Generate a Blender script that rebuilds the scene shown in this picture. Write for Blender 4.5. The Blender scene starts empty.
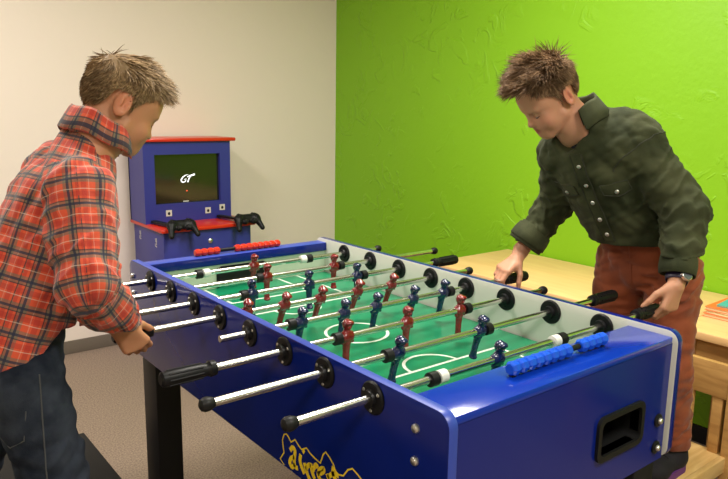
import bpy, bmesh, math, random
import numpy as np
from mathutils import Vector, Matrix, Quaternion
from mathutils.bvhtree import BVHTree

PI = math.pi
random.seed(7)
RNG = np.random.default_rng(7)
scene = bpy.context.scene
C = scene.collection

# ------------------------------------------------------------------ materials
def lin(r, g, b):
    def f(c):
        c /= 255.0
        return c / 12.92 if c <= 0.04045 else ((c + 0.055) / 1.055) ** 2.4
    return (f(r), f(g), f(b), 1.0)

def mat(name, col, rough=0.5, metal=0.0, coat=0.0, spec=0.5, bump=None, noise=None, sheen=0.0):
    m = bpy.data.materials.new(name)
    m.use_nodes = True
    nt = m.node_tree
    b = nt.nodes['Principled BSDF']
    b.inputs['Base Color'].default_value = col
    b.inputs['Roughness'].default_value = rough
    b.inputs['Metallic'].default_value = metal
    b.inputs['Coat Weight'].default_value = coat
    b.inputs['Coat Roughness'].default_value = 0.08
    b.inputs['Specular IOR Level'].default_value = spec
    b.inputs['Sheen Weight'].default_value = sheen
    tc = nt.nodes.new('ShaderNodeTexCoord')
    if noise:                                   # (scale, colour b, detail)
        n = nt.nodes.new('ShaderNodeTexNoise')
        n.inputs['Scale'].default_value = noise[0]
        n.inputs['Detail'].default_value = noise[2] if len(noise) > 2 else 4
        nt.links.new(tc.outputs['Object'], n.inputs['Vector'])
        r = nt.nodes.new('ShaderNodeMapRange')
        r.inputs['From Min'].default_value = 0.35
        r.inputs['From Max'].default_value = 0.65
        nt.links.new(n.outputs['Fac'], r.inputs['Value'])
        x = nt.nodes.new('ShaderNodeMix'); x.data_type = 'RGBA'
        x.inputs['A'].default_value = col
        x.inputs['B'].default_value = noise[1]
        nt.links.new(r.outputs['Result'], x.inputs['Factor'])
        nt.links.new(x.outputs['Result'], b.inputs['Base Color'])
    if bump:                                    # (scale, strength, distance)
        n = nt.nodes.new('ShaderNodeTexNoise')
        n.inputs['Scale'].default_value = bump[0]
        n.inputs['Detail'].default_value = 6
        nt.links.new(tc.outputs['Object'], n.inputs['Vector'])
        bp = nt.nodes.new('ShaderNodeBump')
        bp.inputs['Strength'].default_value = bump[1]
        bp.inputs['Distance'].default_value = bump[2]
        nt.links.new(n.outputs['Fac'], bp.inputs['Height'])
        nt.links.new(bp.outputs['Normal'], b.inputs['Normal'])
    return m

def emit(name, col, s):
    m = bpy.data.materials.new(name); m.use_nodes = True
    b = m.node_tree.nodes['Principled BSDF']
    b.inputs['Base Color'].default_value = col
    b.inputs['Emission Color'].default_value = col
    b.inputs['Emission Strength'].default_value = s
    return m

M = {}
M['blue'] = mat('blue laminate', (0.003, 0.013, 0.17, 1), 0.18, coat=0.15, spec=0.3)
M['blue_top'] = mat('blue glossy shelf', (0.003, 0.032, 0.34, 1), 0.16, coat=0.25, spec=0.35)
M['blue_sheen'] = mat('blue laminate painted sheen', (0.028, 0.060, 0.38, 1), 0.38, spec=0.6)  # paler copy of the blue laminate, reflected light put into the colour
M['white_lam'] = mat('white laminate', lin(214, 214, 204), 0.3)
M['pale_lam'] = mat('pale green laminate', lin(182, 196, 172), 0.35)
M['chrome'] = mat('chromed steel', (0.74, 0.73, 0.70, 1), 0.22, 1.0)
M['black_plastic'] = mat('black plastic', (0.008, 0.008, 0.009, 1), 0.42, spec=0.22)
M['black_rubber'] = mat('black rubber', (0.010, 0.010, 0.010, 1), 0.45, spec=0.22)
M['black_metal'] = mat('black painted metal', (0.012, 0.011, 0.012, 1), 0.45, spec=0.22)
M['black_hole'] = mat('black opening', (0.004, 0.004, 0.004, 1), 0.7)
M['white_plastic'] = mat('white plastic', lin(225, 225, 218), 0.35)
M['red_fig'] = mat('red figure plastic', (0.22, 0.007, 0.010, 1), 0.22, coat=0.5, noise=(60, (0.14, 0.004, 0.007, 1)))
M['blue_fig'] = mat('navy figure plastic', (0.008, 0.016, 0.085, 1), 0.2, coat=0.5, noise=(60, (0.004, 0.008, 0.045, 1)))
M['red_bead'] = mat('red bead plastic', (0.55, 0.028, 0.012, 1), 0.25)
M['blue_bead'] = mat('blue bead plastic', (0.008, 0.085, 0.62, 1), 0.25)
M['silver'] = mat('silver metal', (0.72, 0.71, 0.68, 1), 0.28, 1.0)
M['yellow'] = mat('yellow print', (0.95, 0.68, 0.02, 1), 0.4)
M['kiosk_blue'] = mat('blue painted board', (0.030, 0.035, 0.26, 1), 0.4, bump=(160, 0.05, 0.002))
M['kiosk_red'] = mat('red painted board', (0.62, 0.030, 0.010, 1), 0.28)
M['screen'] = mat('dark screen glass', (0.012, 0.012, 0.008, 1), 0.10, coat=0.6)
M['screen_edge'] = mat('dark screen bezel', (0.004, 0.004, 0.004, 1), 0.35)
M['logo_light'] = emit('lit white pixels', (0.9, 0.95, 1.0, 1), .9)
M['led_red'] = emit('lit red pixels', (0.9, 0.10, 0.04, 1), 0.5)
M['sticker'] = mat('white sticker', lin(205, 203, 196), 0.5)
M['baseboard'] = mat('grey brown carpet strip', lin(112, 101, 90), 0.95, bump=(300, 0.5, 0.003))
M['platform'] = mat('black mat', (0.014, 0.013, 0.013, 1), 0.7, spec=0.22, bump=(220, 0.2, 0.002))
M['white_wall'] = mat('cream wall paint', lin(238, 224, 214), 0.75, bump=(14, 0.16, 0.01))
M['back_wall'] = mat('plain wall paint', lin(205, 197, 182), 0.8, bump=(18, 0.15, 0.01))
M['ceiling'] = mat('ceiling paint', lin(225, 222, 214), 0.9, bump=(60, 0.1, 0.004))
M['lamp'] = emit('lamp diffuser', (1.0, 0.90, 0.74, 1), 1.0)
M['denim'] = mat('dark washed denim', (0.008, 0.012, 0.022, 1), 0.9, noise=(10, (0.050, 0.062, 0.085, 1), 8), bump=(420, 0.4, 0.002), spec=0.2)
M['stitch'] = mat('grey stitching', (0.07, 0.075, 0.08, 1), 0.9)
M['rust'] = mat('rust cotton', (0.275, 0.060, 0.016, 1), 0.85, noise=(14, (0.205, 0.043, 0.012, 1), 6), bump=(300, 0.3, 0.002), sheen=0.15)
M['olive'] = mat('olive twill', (0.021, 0.027, 0.009, 1), 0.85, noise=(11, (0.052, 0.058, 0.024, 1), 8), bump=(360, 0.35, 0.002), sheen=0.04, spec=0.25)
M['olive_dark'] = mat('dark olive seam', (0.026, 0.029, 0.015, 1), 0.85, bump=(360, 0.3, 0.002))
M['navy_tee'] = mat('navy jersey', (0.012, 0.013, 0.022, 1), 0.9, bump=(300, 0.3, 0.002))
M['purple'] = mat('purple rubber sole', (0.13, 0.03, 0.21, 1), 0.6)
M['shoe_black'] = mat('black shoe fabric', (0.008, 0.007, 0.011, 1), 0.85, bump=(200, 0.3, 0.002))
M['lash'] = mat('dark lashes', (0.018, 0.010, 0.007, 1), 0.8)
M['brow'] = mat('brown eyebrow hair', (0.055, 0.027, 0.013, 1), 0.8)
M['eye'] = mat('eye white', (0.55, 0.50, 0.46, 1), 0.3)
M['iris'] = mat('brown iris', (0.05, 0.028, 0.015, 1), 0.15, coat=0.6)
M['paper_orange'] = mat('orange paper cover', lin(232, 110, 48), 0.5)
M['paper_teal'] = mat('teal paper cover', lin(70, 168, 160), 0.5)
M['paper_cream'] = mat('cream paper', lin(226, 206, 160), 0.7)
M['watch_face'] = mat('watch glass', (0.10, 0.11, 0.14, 1), 0.08, coat=1.0)
M['watch_band'] = mat('dark purple band', (0.020, 0.014, 0.045, 1), 0.4)

def wood(name, c1, c2, scale=(1.2, 14, 14), rough=0.35):
    m = mat(name, c1, rough)
    nt = m.node_tree; b = nt.nodes['Principled BSDF']
    tc = nt.nodes.new('ShaderNodeTexCoord'); mp = nt.nodes.new('ShaderNodeMapping')
    mp.inputs['Scale'].default_value = scale
    n = nt.nodes.new('ShaderNodeTexNoise'); n.inputs['Scale'].default_value = 3.0
    n.inputs['Detail'].default_value = 6; n.inputs['Distortion'].default_value = 0.8
    cr = nt.nodes.new('ShaderNodeValToRGB')
    cr.color_ramp.elements[0].position = 0.35; cr.color_ramp.elements[0].color = c2
    cr.color_ramp.elements[1].position = 0.65; cr.color_ramp.elements[1].color = c1
    nt.links.new(tc.outputs['Object'], mp.inputs['Vector'])
    nt.links.new(mp.outputs['Vector'], n.inputs['Vector'])
    nt.links.new(n.outputs['Fac'], cr.inputs['Fac'])
    nt.links.new(cr.outputs['Color'], b.inputs['Base Color'])
    return m
M['wood'] = wood('beech laminate', lin(236, 194, 136), lin(228, 183, 124), (10, 1.2, 10))
M['wood_apron'] = wood('beech board', lin(196, 150, 88), lin(172, 126, 70), (14, 1.2, 14), 0.5)
M['wood_chair'] = wood('pale birch', lin(205, 160, 96), lin(178, 132, 74), (14, 2.0, 14), 0.45)
M['wood_seat'] = wood('pale birch seat', lin(232, 196, 132), lin(214, 174, 108), (2.0, 14, 14), 0.45)

def plaster_green():
    m = mat('lime green plaster', (0.215, 0.49, 0.004, 1), 0.5)
    nt = m.node_tree; b = nt.nodes['Principled BSDF']; L = nt.links.new
    tc = nt.nodes.new('ShaderNodeTexCoord')
    n1 = nt.nodes.new('ShaderNodeTexNoise'); n1.inputs['Scale'].default_value = 7.0
    n1.inputs['Detail'].default_value = 5; n1.inputs['Distortion'].default_value = 1.6
    L(tc.outputs['Object'], n1.inputs['Vector'])
    r1 = nt.nodes.new('ShaderNodeMapRange'); r1.inputs['From Min'].default_value = 0.54
    r1.inputs['From Max'].default_value = 0.60
    L(n1.outputs['Fac'], r1.inputs['Value'])
    n2 = nt.nodes.new('ShaderNodeTexNoise'); n2.inputs['Scale'].default_value = 3.0
    n2.inputs['Detail'].default_value = 2
    L(tc.outputs['Object'], n2.inputs['Vector'])
    r2 = nt.nodes.new('ShaderNodeMapRange'); r2.inputs['From Min'].default_value = 0.45
    r2.inputs['From Max'].default_value = 0.62
    L(n2.outputs['Fac'], r2.inputs['Value'])
    mu = nt.nodes.new('ShaderNodeMath'); mu.operation = 'MULTIPLY'
    L(r1.outputs['Result'], mu.inputs[0]); L(r2.outputs['Result'], mu.inputs[1])
    n3 = nt.nodes.new('ShaderNodeTexNoise'); n3.inputs['Scale'].default_value = 34
    n3.inputs['Detail'].default_value = 4
    L(tc.outputs['Object'], n3.inputs['Vector'])
    m3 = nt.nodes.new('ShaderNodeMath'); m3.operation = 'MULTIPLY_ADD'
    m3.inputs[1].default_value = 0.35
    L(n3.outputs['Fac'], m3.inputs[0]); L(mu.outputs['Value'], m3.inputs[2])
    bp = nt.nodes.new('ShaderNodeBump'); bp.inputs['Strength'].default_value = 0.5
    bp.inputs['Distance'].default_value = 0.008
    L(m3.outputs['Value'], bp.inputs['Height']); L(bp.outputs['Normal'], b.inputs['Normal'])
    return m
M['green_wall'] = plaster_green()

def carpet():
    m = mat('brown grey carpet', lin(150, 126, 106), 0.98)
    nt = m.node_tree; b = nt.nodes['Principled BSDF']; L = nt.links.new
    tc = nt.nodes.new('ShaderNodeTexCoord')
    n = nt.nodes.new('ShaderNodeTexNoise'); n.inputs['Scale'].default_value = 150; n.inputs['Detail'].default_value = 8
    L(tc.outputs['Object'], n.inputs['Vector'])
    cr = nt.nodes.new('ShaderNodeValToRGB')
    cr.color_ramp.elements[0].position = 0.36; cr.color_ramp.elements[0].color = lin(124, 106, 92)
    cr.color_ramp.elements[1].position = 0.64; cr.color_ramp.elements[1].color = lin(160, 140, 124)
    L(n.outputs['Fac'], cr.inputs['Fac']); L(cr.outputs['Color'], b.inputs['Base Color'])
    bp = nt.nodes.new('ShaderNodeBump'); bp.inputs['Strength'].default_value = 0.6; bp.inputs['Distance'].default_value = 0.006
    L(n.outputs['Fac'], bp.inputs['Height']); L(bp.outputs['Normal'], b.inputs['Normal'])
    return m
M['carpet'] = carpet()

def field_mat():
    # the printed pitch: white lines on green, in metres of the pitch's own object space
    m = mat('printed green pitch', (0.005, 0.205, 0.090, 1), 0.28, coat=0.08)
    nt = m.node_tree; b = nt.nodes['Principled BSDF']; L = nt.links.new
    tc = nt.nodes.new('ShaderNodeTexCoord'); sx = nt.nodes.new('ShaderNodeSeparateXYZ')
    L(tc.outputs['Object'], sx.inputs['Vector'])
    X, Y = sx.outputs['X'], sx.outputs['Y']
    def mth(op, a, c=None, d=None):
        n = nt.nodes.new('ShaderNodeMath'); n.operation = op
        for i, v in enumerate((a, c, d)):
            if v is None: continue
            if isinstance(v, (int, float)): n.inputs[i].default_value = v
            else: L(v, n.inputs[i])
        return n.outputs['Value']
    ay = mth('ABSOLUTE', Y); ax = mth('ABSOLUTE', X)
    W = 0.0042
    def near(v, c, w=W): return mth('LESS_THAN', mth('ABSOLUTE', mth('SUBTRACT', v, c)), w)
    def lt(v, c): return mth('LESS_THAN', v, c)
    def gt(v, c): return mth('GREATER_THAN', v, c)
    def AND(*a):
        o = a[0]
        for q in a[1:]: o = mth('MULTIPLY', o, q)
        return o
    def OR(*a):
        o = a[0]
        for q in a[1:]: o = mth('MAXIMUM', o, q)
        return o
    def rad(cy, src): return mth('SQRT', mth('ADD', mth('MULTIPLY', X, X), mth('POWER', mth('ABSOLUTE', mth('SUBTRACT', src, cy)), 2.0)))
    circ = near(rad(0.0, Y), 0.085)
    mid = near(Y, 0.0)
    spot = lt(rad(0.0, Y), 0.012)
    box1 = OR(AND(near(ay, 0.307), lt(ax, 0.222)), AND(near(ax, 0.222), gt(ay, 0.307)))
    box2 = OR(AND(near(ay, 0.452), lt(ax, 0.142)), AND(near(ax, 0.142), gt(ay, 0.452)))
    arc = AND(near(rad(0.307, ay), 0.075), lt(ay, 0.307))
    fac = OR(circ, mid, spot, box1, box2, arc)
    x = nt.nodes.new('ShaderNodeMix'); x.data_type = 'RGBA'
    x.inputs['A'].default_value = (0.005, 0.205, 0.090, 1); x.inputs['B'].default_value = lin(226, 232, 220)
    L(fac, x.inputs['Factor']); L(x.outputs['Result'], b.inputs['Base Color'])
    return m
M['field'] = field_mat()

def plaid_mat():
    m = mat('red plaid flannel', (0.6, 0.05, 0.02, 1), 0.85, sheen=0.25)
    nt = m.node_tree; b = nt.nodes['Principled BSDF']; L = nt.links.new
    uv = nt.nodes.new('ShaderNodeUVMap'); uv.uv_map = 'UVMap'
    sx = nt.nodes.new('ShaderNodeSeparateXYZ'); L(uv.outputs['UV'], sx.inputs['Vector'])
    def mth(op, a, c=None):
        n = nt.nodes.new('ShaderNodeMath'); n.operation = op
        for i, v in enumerate((a, c)):
            if v is None: continue
            if isinstance(v, (int, float)): n.inputs[i].default_value = v
            else: L(v, n.inputs[i])
        return n.outputs['Value']
    def stripe(src, per, c, w):
        f = mth('FRACT', mth('DIVIDE', src, per))
        return mth('LESS_THAN', mth('ABSOLUTE', mth('SUBTRACT', f, c)), w)
    P = 0.052
    cur = None
    def layer(fac_out, col, amt):
        nonlocal cur
        x = nt.nodes.new('ShaderNodeMix'); x.data_type = 'RGBA'
        if cur is None: x.inputs['A'].default_value = (0.66, 0.085, 0.032, 1)
        else: L(cur, x.inputs['A'])
        x.inputs['B'].default_value = col
        L(mth('MULTIPLY', fac_out, amt), x.inputs['Factor'])
        cur = x.outputs['Result']
    for s in ('X', 'Y'):
        o = sx.outputs[s]
        layer(stripe(o, P, 0.50, 0.17), (0.085, 0.125, 0.085, 1), 0.62)
        layer(stripe(o, P, 0.12, 0.10), (0.38, 0.016, 0.012, 1), 0.5)
    for s in ('X', 'Y'):
        o = sx.outputs[s]
        layer(stripe(o, P, 0.50, 0.050), (0.012, 0.018, 0.045, 1), 0.85)
        layer(stripe(o, P, 0.34, 0.022), (0.010, 0.012, 0.022, 1), 0.7)
        layer(stripe(o, P, 0.93, 0.018), (0.70, 0.60, 0.50, 1), (0.40 if s == 'Y' else 0.2))
    L(cur, b.inputs['Base Color'])
    tc = nt.nodes.new('ShaderNodeTexCoord')
    n = nt.nodes.new('ShaderNodeTexNoise'); n.inputs['Scale'].default_value = 300
    L(tc.outputs['Object'], n.inputs['Vector'])
    bp = nt.nodes.new('ShaderNodeBump'); bp.inputs['Strength'].default_value = 0.25; bp.inputs['Distance'].default_value = 0.002
    L(n.outputs['Fac'], bp.inputs['Height']); L(bp.outputs['Normal'], b.inputs['Normal'])
    return m
M['plaid'] = plaid_mat()

def attr_mat(name, attr, rough, sss=0.0, spec=0.4):
    m = mat(name, (0.5, 0.3, 0.2, 1), rough, spec=spec)
    nt = m.node_tree; b = nt.nodes['Principled BSDF']
    a = nt.nodes.new('ShaderNodeAttribute'); a.attribute_name = attr
    nt.links.new(a.outputs['Color'], b.inputs['Base Color'])
    if sss:
        b.inputs['Subsurface Weight'].default_value = sss
        b.inputs['Subsurface Radius'].default_value = (1.0, 0.35, 0.2)
        b.inputs['Subsurface Scale'].default_value = 0.006
    return m
M['skin'] = attr_mat('skin', 'tone', 0.5, 0.15)
M['hair'] = attr_mat('hair', 'tone', 0.62, spec=0.3)

# ------------------------------------------------------------------ mesh helpers
class MB:
    """collects boxes, tubes, lathes and sheets; link() makes ONE mesh object"""
    def __init__(s): s.v = []; s.f = []; s.mi = []
    def add(s, verts, faces, mi=0):
        o = len(s.v); s.v.extend([tuple(map(float, p)) for p in verts])
        s.f.extend([tuple(i + o for i in f) for f in faces]); s.mi.extend([mi] * len(faces)); return s
    def bm(s, b, mi=0):
        b.verts.ensure_lookup_table(); b.verts.index_update()
        s.add([v.co[:] for v in b.verts], [[v.index for v in f.verts] for f in b.faces], mi); b.free(); return s
    def box(s, lo, hi, bev=0.0, seg=2, mi=0, mtx=None):
        b = bmesh.new(); bmesh.ops.create_cube(b, size=1.0)
        lo = Vector(lo); hi = Vector(hi)
        for v in b.verts: v.co = Vector([(lo[i] + hi[i]) / 2 + v.co[i] * (hi[i] - lo[i]) for i in range(3)])
        if bev > 0: bmesh.ops.bevel(b, geom=b.edges[:] + b.verts[:], offset=bev, segments=seg, affect='EDGES', profile=0.5)
        if mtx is not None: b.transform(mtx)
        return s.bm(b, mi)
    def lathe(s, a, c, prof, n=20, mi=0):
        """profile [(t along a->c in metres, radius)] swept round the axis a->c"""
        a = Vector(a); c = Vector(c); z = (c - a).normalized()
        x = z.orthogonal().normalized(); y = z.cross(x)
        vs = []; fs = []
        for t, r in prof:
            for k in range(n):
                w = 2 * PI * k / n
                vs.append(a + z * t + (x * math.cos(w) + y * math.sin(w)) * r)
        m = len(prof)
        for i in range(m - 1):
            for k in range(n):
                k2 = (k + 1) % n
                fs.append((i * n + k, i * n + k2, (i + 1) * n + k2, (i + 1) * n + k))
        fs.append(tuple(reversed(range(n)))); fs.append(tuple((m - 1) * n + k for k in range(n)))
        return s.add(vs, fs, mi)
    def cyl(s, a, c, r, n=20, mi=0):
        return s.lathe(a, c, [(0, r), ((Vector(c) - Vector(a)).length, r)], n, mi)
    def tube(s, pts, r, n=8, mi=0):
        pts = [Vector(p) for p in pts]; R = r if isinstance(r, (list, tuple)) else [r] * len(pts)
        vs = []; fs = []; x = None
        for i, p in enumerate(pts):
            t = (pts[min(i + 1, len(pts) - 1)] - pts[max(i - 1, 0)]).normalized()
            x = t.orthogonal().normalized() if x is None else (x - t * x.dot(t)).normalized()
            y = t.cross(x)
            for k in range(n):
                w = 2 * PI * k / n; vs.append(p + (x * math.cos(w) + y * math.sin(w)) * R[i])
        for i in range(len(pts) - 1):
            for k in range(n):
                k2 = (k + 1) % n; fs.append((i * n + k, i * n + k2, (i + 1) * n + k2, (i + 1) * n + k))
        fs.append(tuple(reversed(range(n)))); fs.append(tuple((len(pts) - 1) * n + k for k in range(n)))
        return s.add(vs, fs, mi)
    def ball(s, c, r, mi=0, sub=2):
        b = bmesh.new(); bmesh.ops.create_icosphere(b, subdivisions=sub, radius=1.0)
        rr = r if isinstance(r, (list, tuple)) else (r, r, r)
        for v in b.verts: v.co = Vector([c[i] + v.co[i] * rr[i] for i in range(3)])
        return s.bm(b, mi)
    def prism(s, poly, lo, hi, axis=0, bev=0.0, mi=0):
        """closed 2D polygon extruded along an axis (0=x: poly in y,z; 1=y: poly in x,z; 2=z: poly in x,y)"""
        def P(q, h): return {0: (h, q[0], q[1]), 1: (q[0], h, q[1]), 2: (q[0], q[1], h)}[axis]
        b = bmesh.new(); n = len(poly)
        A = [b.verts.new(P(q, lo)) for q in poly]; B = [b.verts.new(P(q, hi)) for q in poly]
        b.faces.new(A); b.faces.new(list(reversed(B)))
        for i in range(n): b.faces.new((A[i], B[i], B[(i + 1) % n], A[(i + 1) % n]))
        bmesh.ops.recalc_face_normals(b, faces=b.faces[:])
        if bev > 0:
            ed = [e for e in b.edges if all((f.verts[:] and len(f.verts) == n) or len(f.verts) == 4 for f in e.link_faces)
                  and any(len(f.verts) == n and n != 4 for f in e.link_faces)]
            bmesh.ops.bevel(b, geom=ed, offset=bev, segments=2, affect='EDGES', profile=0.5)
        return s.bm(b, mi)
    def ribbon(s, pts, w, nrm, th, mi=0):
        """flat stroke of width w and thickness th along nrm"""
        pts = [Vector(p) for p in pts]; nrm = Vector(nrm).normalized(); vs = []; fs = []
        for i, p in enumerate(pts):
            t = (pts[min(i + 1, len(pts) - 1)] - pts[max(i - 1, 0)]).normalized(); x = t.cross(nrm).normalized()
            ww = w[i] if isinstance(w, (list, tuple)) else w
            for a, c in ((-1, 0), (1, 0), (1, 1), (-1, 1)): vs.append(p + x * (a * ww / 2) + nrm * (c * th))
        for i in range(len(pts) - 1):
            o = i * 4
            for k in range(4): fs.append((o + k, o + (k + 1) % 4, o + 4 + (k + 1) % 4, o + 4 + k))
        e = (len(pts) - 1) * 4; fs.append((3, 2, 1, 0)); fs.append((e, e + 1, e + 2, e + 3))
        return s.add(vs, fs, mi)
    def link(s, name, mats, parent=None, smooth=True, loc=None, angle=0.6):
        me = bpy.data.meshes.new(name); me.from_pydata(s.v, [], s.f); 
        for m in (mats if isinstance(mats, (list, tuple)) else [mats]): me.materials.append(m)
        me.polygons.foreach_set('material_index', s.mi)
        b = bmesh.new(); b.from_mesh(me); bmesh.ops.recalc_face_normals(b, faces=b.faces[:]); b.to_mesh(me); b.free()
        if smooth:
            me.polygons.foreach_set('use_smooth', [True] * len(me.polygons)); me.set_sharp_from_angle(angle=angle)
        me.update()
        o = bpy.data.objects.new(name, me); C.objects.link(o)
        if loc: o.location = loc
        if parent: setp(o, parent)
        return o

def wloc(o):
    p = Vector((0, 0, 0))
    while o is not None: p = p + Vector(o.location); o = o.parent
    return p
def setp(o, parent):
    """parent a mesh whose vertices are in world coordinates under an unrotated parent"""
    w = wloc(parent); o.parent = parent; o.location = Vector(o.location) - w
def thing(name, label, cat, loc, group=None):
    o = bpy.data.objects.new(name, None); o.empty_display_size = 0.1; C.objects.link(o); o.location = loc
    return tag(o, label, cat, group)
def tag(o, label, cat, group=None):
    o['label'] = label; o['category'] = cat
    if group: o['group'] = group
    return o
def struct(o): o['kind'] = 'structure'; return o
def copy_part(o, parent, dloc):
    c = o.copy(); C.objects.link(c); c.parent = parent; c.location = Vector(o.location) + Vector(dloc); return c
def rrect(a0, b0, a1, b1, r, n=6):
    out = []
    for cx, cy, s in ((a1 - r, b1 - r, 0), (a0 + r, b1 - r, 1), (a0 + r, b0 + r, 2), (a1 - r, b0 + r, 3)):
        for k in range(n + 1):
            w = (s + k / n) * PI / 2; out.append((cx + r * math.cos(w), cy + r * math.sin(w)))
    return out

# ------------------------------------------------------------------ the room
GX, WY, X0, Y0, H = 2.10, 1.97, -2.9, -4.2, 2.6
struct(MB().box((X0 - .1, Y0 - .1, -0.1), (GX + .1, WY + .1, 0)).link('floor', M['carpet'], smooth=False))
struct(MB().box((X0 - .1, Y0 - .1, H), (GX + .1, WY + .1, H + .1)).link('ceiling', M['ceiling'], smooth=False))
struct(MB().box((X0 - .1, WY, 0), (GX, WY + .1, H)).link('wall_back', M['white_wall'], smooth=False))
struct(MB().box((GX, Y0, 0), (GX + .1, WY + .1, H)).link('wall_right', M['green_wall'], smooth=False))
struct(MB().box((X0 - .1, Y0, 0), (X0, WY, H)).link('wall_left', M['back_wall'], smooth=False))
struct(MB().box((X0 - .1, Y0 - .1, 0), (GX + .1, Y0, H)).link('wall_front', M['back_wall'], smooth=False))
struct(MB().box((X0, WY - .012, 0), (GX - .012, WY, .075), .003).link('baseboard_back', M['baseboard']))
struct(MB().box((GX - .012, Y0, 0), (GX, WY, .075), .003).link('baseboard_right', M['black_metal']))

# ------------------------------------------------------------------ the foosball table
TZ = 0.90            # top of the side panels
RZ = 0.865           # rod axis
TY0, TY1 = -1.241, 0.181
TX = 0.738
BZ = 0.596           # underside of the body
ft = thing('foosball_table', 'blue foosball table with chrome rods and a green pitch between the two boys', 'foosball table', (TX / 2, -0.53, 0))

def panel_poly(): return rrect(TY0, BZ, TY1, TZ, 0.028, 6)
sp = MB().prism(panel_poly(), 0.0, 0.021, 0, 0.002).link('side_panel', [M['blue'], M['blue_sheen']], ft, angle=0.4)
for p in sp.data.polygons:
    if abs(p.normal.x) < 0.5: p.material_index = 1  # left panel edges painted lighter, as if catching light
sp2 = MB().prism(panel_poly(), TX - 0.021, TX, 0, 0.002).link('side_panel', [M['blue'], M['blue_sheen'], M['white_lam']], ft, angle=0.4)
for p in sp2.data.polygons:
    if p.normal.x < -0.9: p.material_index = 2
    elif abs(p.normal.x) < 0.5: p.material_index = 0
NE = -1.228          # near end face
# near end board with the rounded ball return opening
hx0, hx1, hz0, hz1 = 0.452, 0.602, 0.680, 0.756
e = MB()
for lo, hi in (((.021, NE, BZ), (hx0, NE + .02, .872)), ((hx1, NE, BZ), (TX - .021, NE + .02, .872)),
               ((hx0, NE, BZ), (hx1, NE + .02, hz0)), ((hx0, NE, hz1), (hx1, NE + .02, .872))): e.box(lo, hi)
e.link('end_board', M['blue'], ft, smooth=False)
rim = MB()
o_ = rrect(hx0 - .012, hz0 - .012, hx1 + .012, hz1 + .012, .02, 6); i_ = rrect(hx0, hz0, hx1, hz1, .014, 6)
n = len(o_); vs = []; fs = []
for (q, y) in ((o_, NE), (o_, NE - .007), (i_, NE - .007), (i_, NE + .11)): vs += [(a, y, b) for a, b in q]
for r in range(3):
    for k in range(n): fs.append((r * n + k, r * n + (k + 1) % n, (r + 1) * n + (k + 1) % n, (r + 1) * n + k))
fs.append(tuple(3 * n + k for k in range(n)))
rim.add(vs, fs).link('ball_return', M['black_rubber'], ft, angle=0.7)
# shelves at the two ends
MB().box((.021, NE, .868), (TX - .021, -1.118, .886), .003).link('end_shelf', M['blue_top'], ft)
fs_ = MB().box((.021, .114, .857), (TX - .021, .168, .887), .002).link('end_shelf', [M['blue_sheen'], M['blue']], ft)  # top coloured pale for the wall's reflection, front face keeps plain blue
for p in fs_.data.polygons:
    if p.normal.y < -.5: p.material_index = 1
MB().box((.021, .148, BZ), (TX - .021, .168, .868)).link('end_board', M['blue'], ft, smooth=False)
# inner ends with the black goal mouths, inner left face, pitch, underside
def goal_wall(y0, y1, name='goal_wall'):
    w = MB()
    gx0, gx1, gz = .275, .463, .845
    for lo, hi in (((.021, y0, .762), (gx0, y1, .868)), ((gx1, y0, .762), (TX - .021, y1, .868)), ((gx0, y0, gz), (gx1, y1, .868)), ((gx0, y0, .762), (gx1, y1, .772))): w.box(lo, hi)
    o = w.link(name, M['pale_lam'], ft, smooth=False)
    g = MB(); s = 1 if y0 > -0.5 else -1; ya = y1 if s > 0 else y0
    g.box((gx0 - .004, min(ya, ya + s * .012), .765), (gx1 + .004, max(ya, ya + s * .012), gz + .006)).link('goal_mouth', M['black_hole'], ft, smooth=False)
    rr = MB(); yy = y0 if s > 0 else y1
    rr.ribbon([(gx0, yy, .776), (gx0, yy, gz - .012), (gx0 + .012, yy, gz), (gx1 - .012, yy, gz), (gx1, yy, gz - .012), (gx1, yy, .776)], .008, (0, -s, 0), .004).link('goal_rim', M['black_plastic'], ft)
goal_wall(.122, .134)
goal_wall(-1.194, -1.182)
MB().box((.021, -1.20, .762), (.026, .148, .868)).link('inner_panel', M['white_lam'], ft, smooth=False)
fm = MB().box((-.343, -.66, -.008), (.343, .66, 0)).link('pitch', M['field'], smooth=False)
fm.location = (TX / 2, -.525, .775); setp(fm, ft)
MB().box((.021, NE + .02, BZ + .01), (TX - .021, .148, BZ + .024)).link('underside', M['black_metal'], ft, smooth=False)
# legs
lg = MB().box((.022, .055, .012), (.104, .165, BZ + .02), .004).box((.010, .045, 0), (.116, .175, .014), .004).link('leg', M['black_metal'], ft)
for dx, dy in ((.59, 0), (0, -1.28), (.59, -1.28)): copy_part(lg, ft, (dx, dy, 0))
# bolts
def bolt(p, nrm, r=.0085):
    p = Vector(p); q = p + Vector(nrm)
    MB().lathe(p, q, [(0, r), (.003, r), (.0065, r * .75), (.008, r * .3)], 16).link('bolt', M['silver'], ft)
for y, z in ((-1.165, .851), (-1.165, .792), (.152, .850), (.152, .796)): bolt((0, y, z), (-1, 0, 0))
for x, z in ((.683, .698), (.683, .633)):
    MB().lathe((x, NE, z), (x, NE - .02, z), [(0, .015), (.004, .015), (.006, .012)], 20).link('bolt_washer', M['black_plastic'], ft)
    bolt((x, NE - .005, z), (0, -1, 0), .0075)
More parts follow.
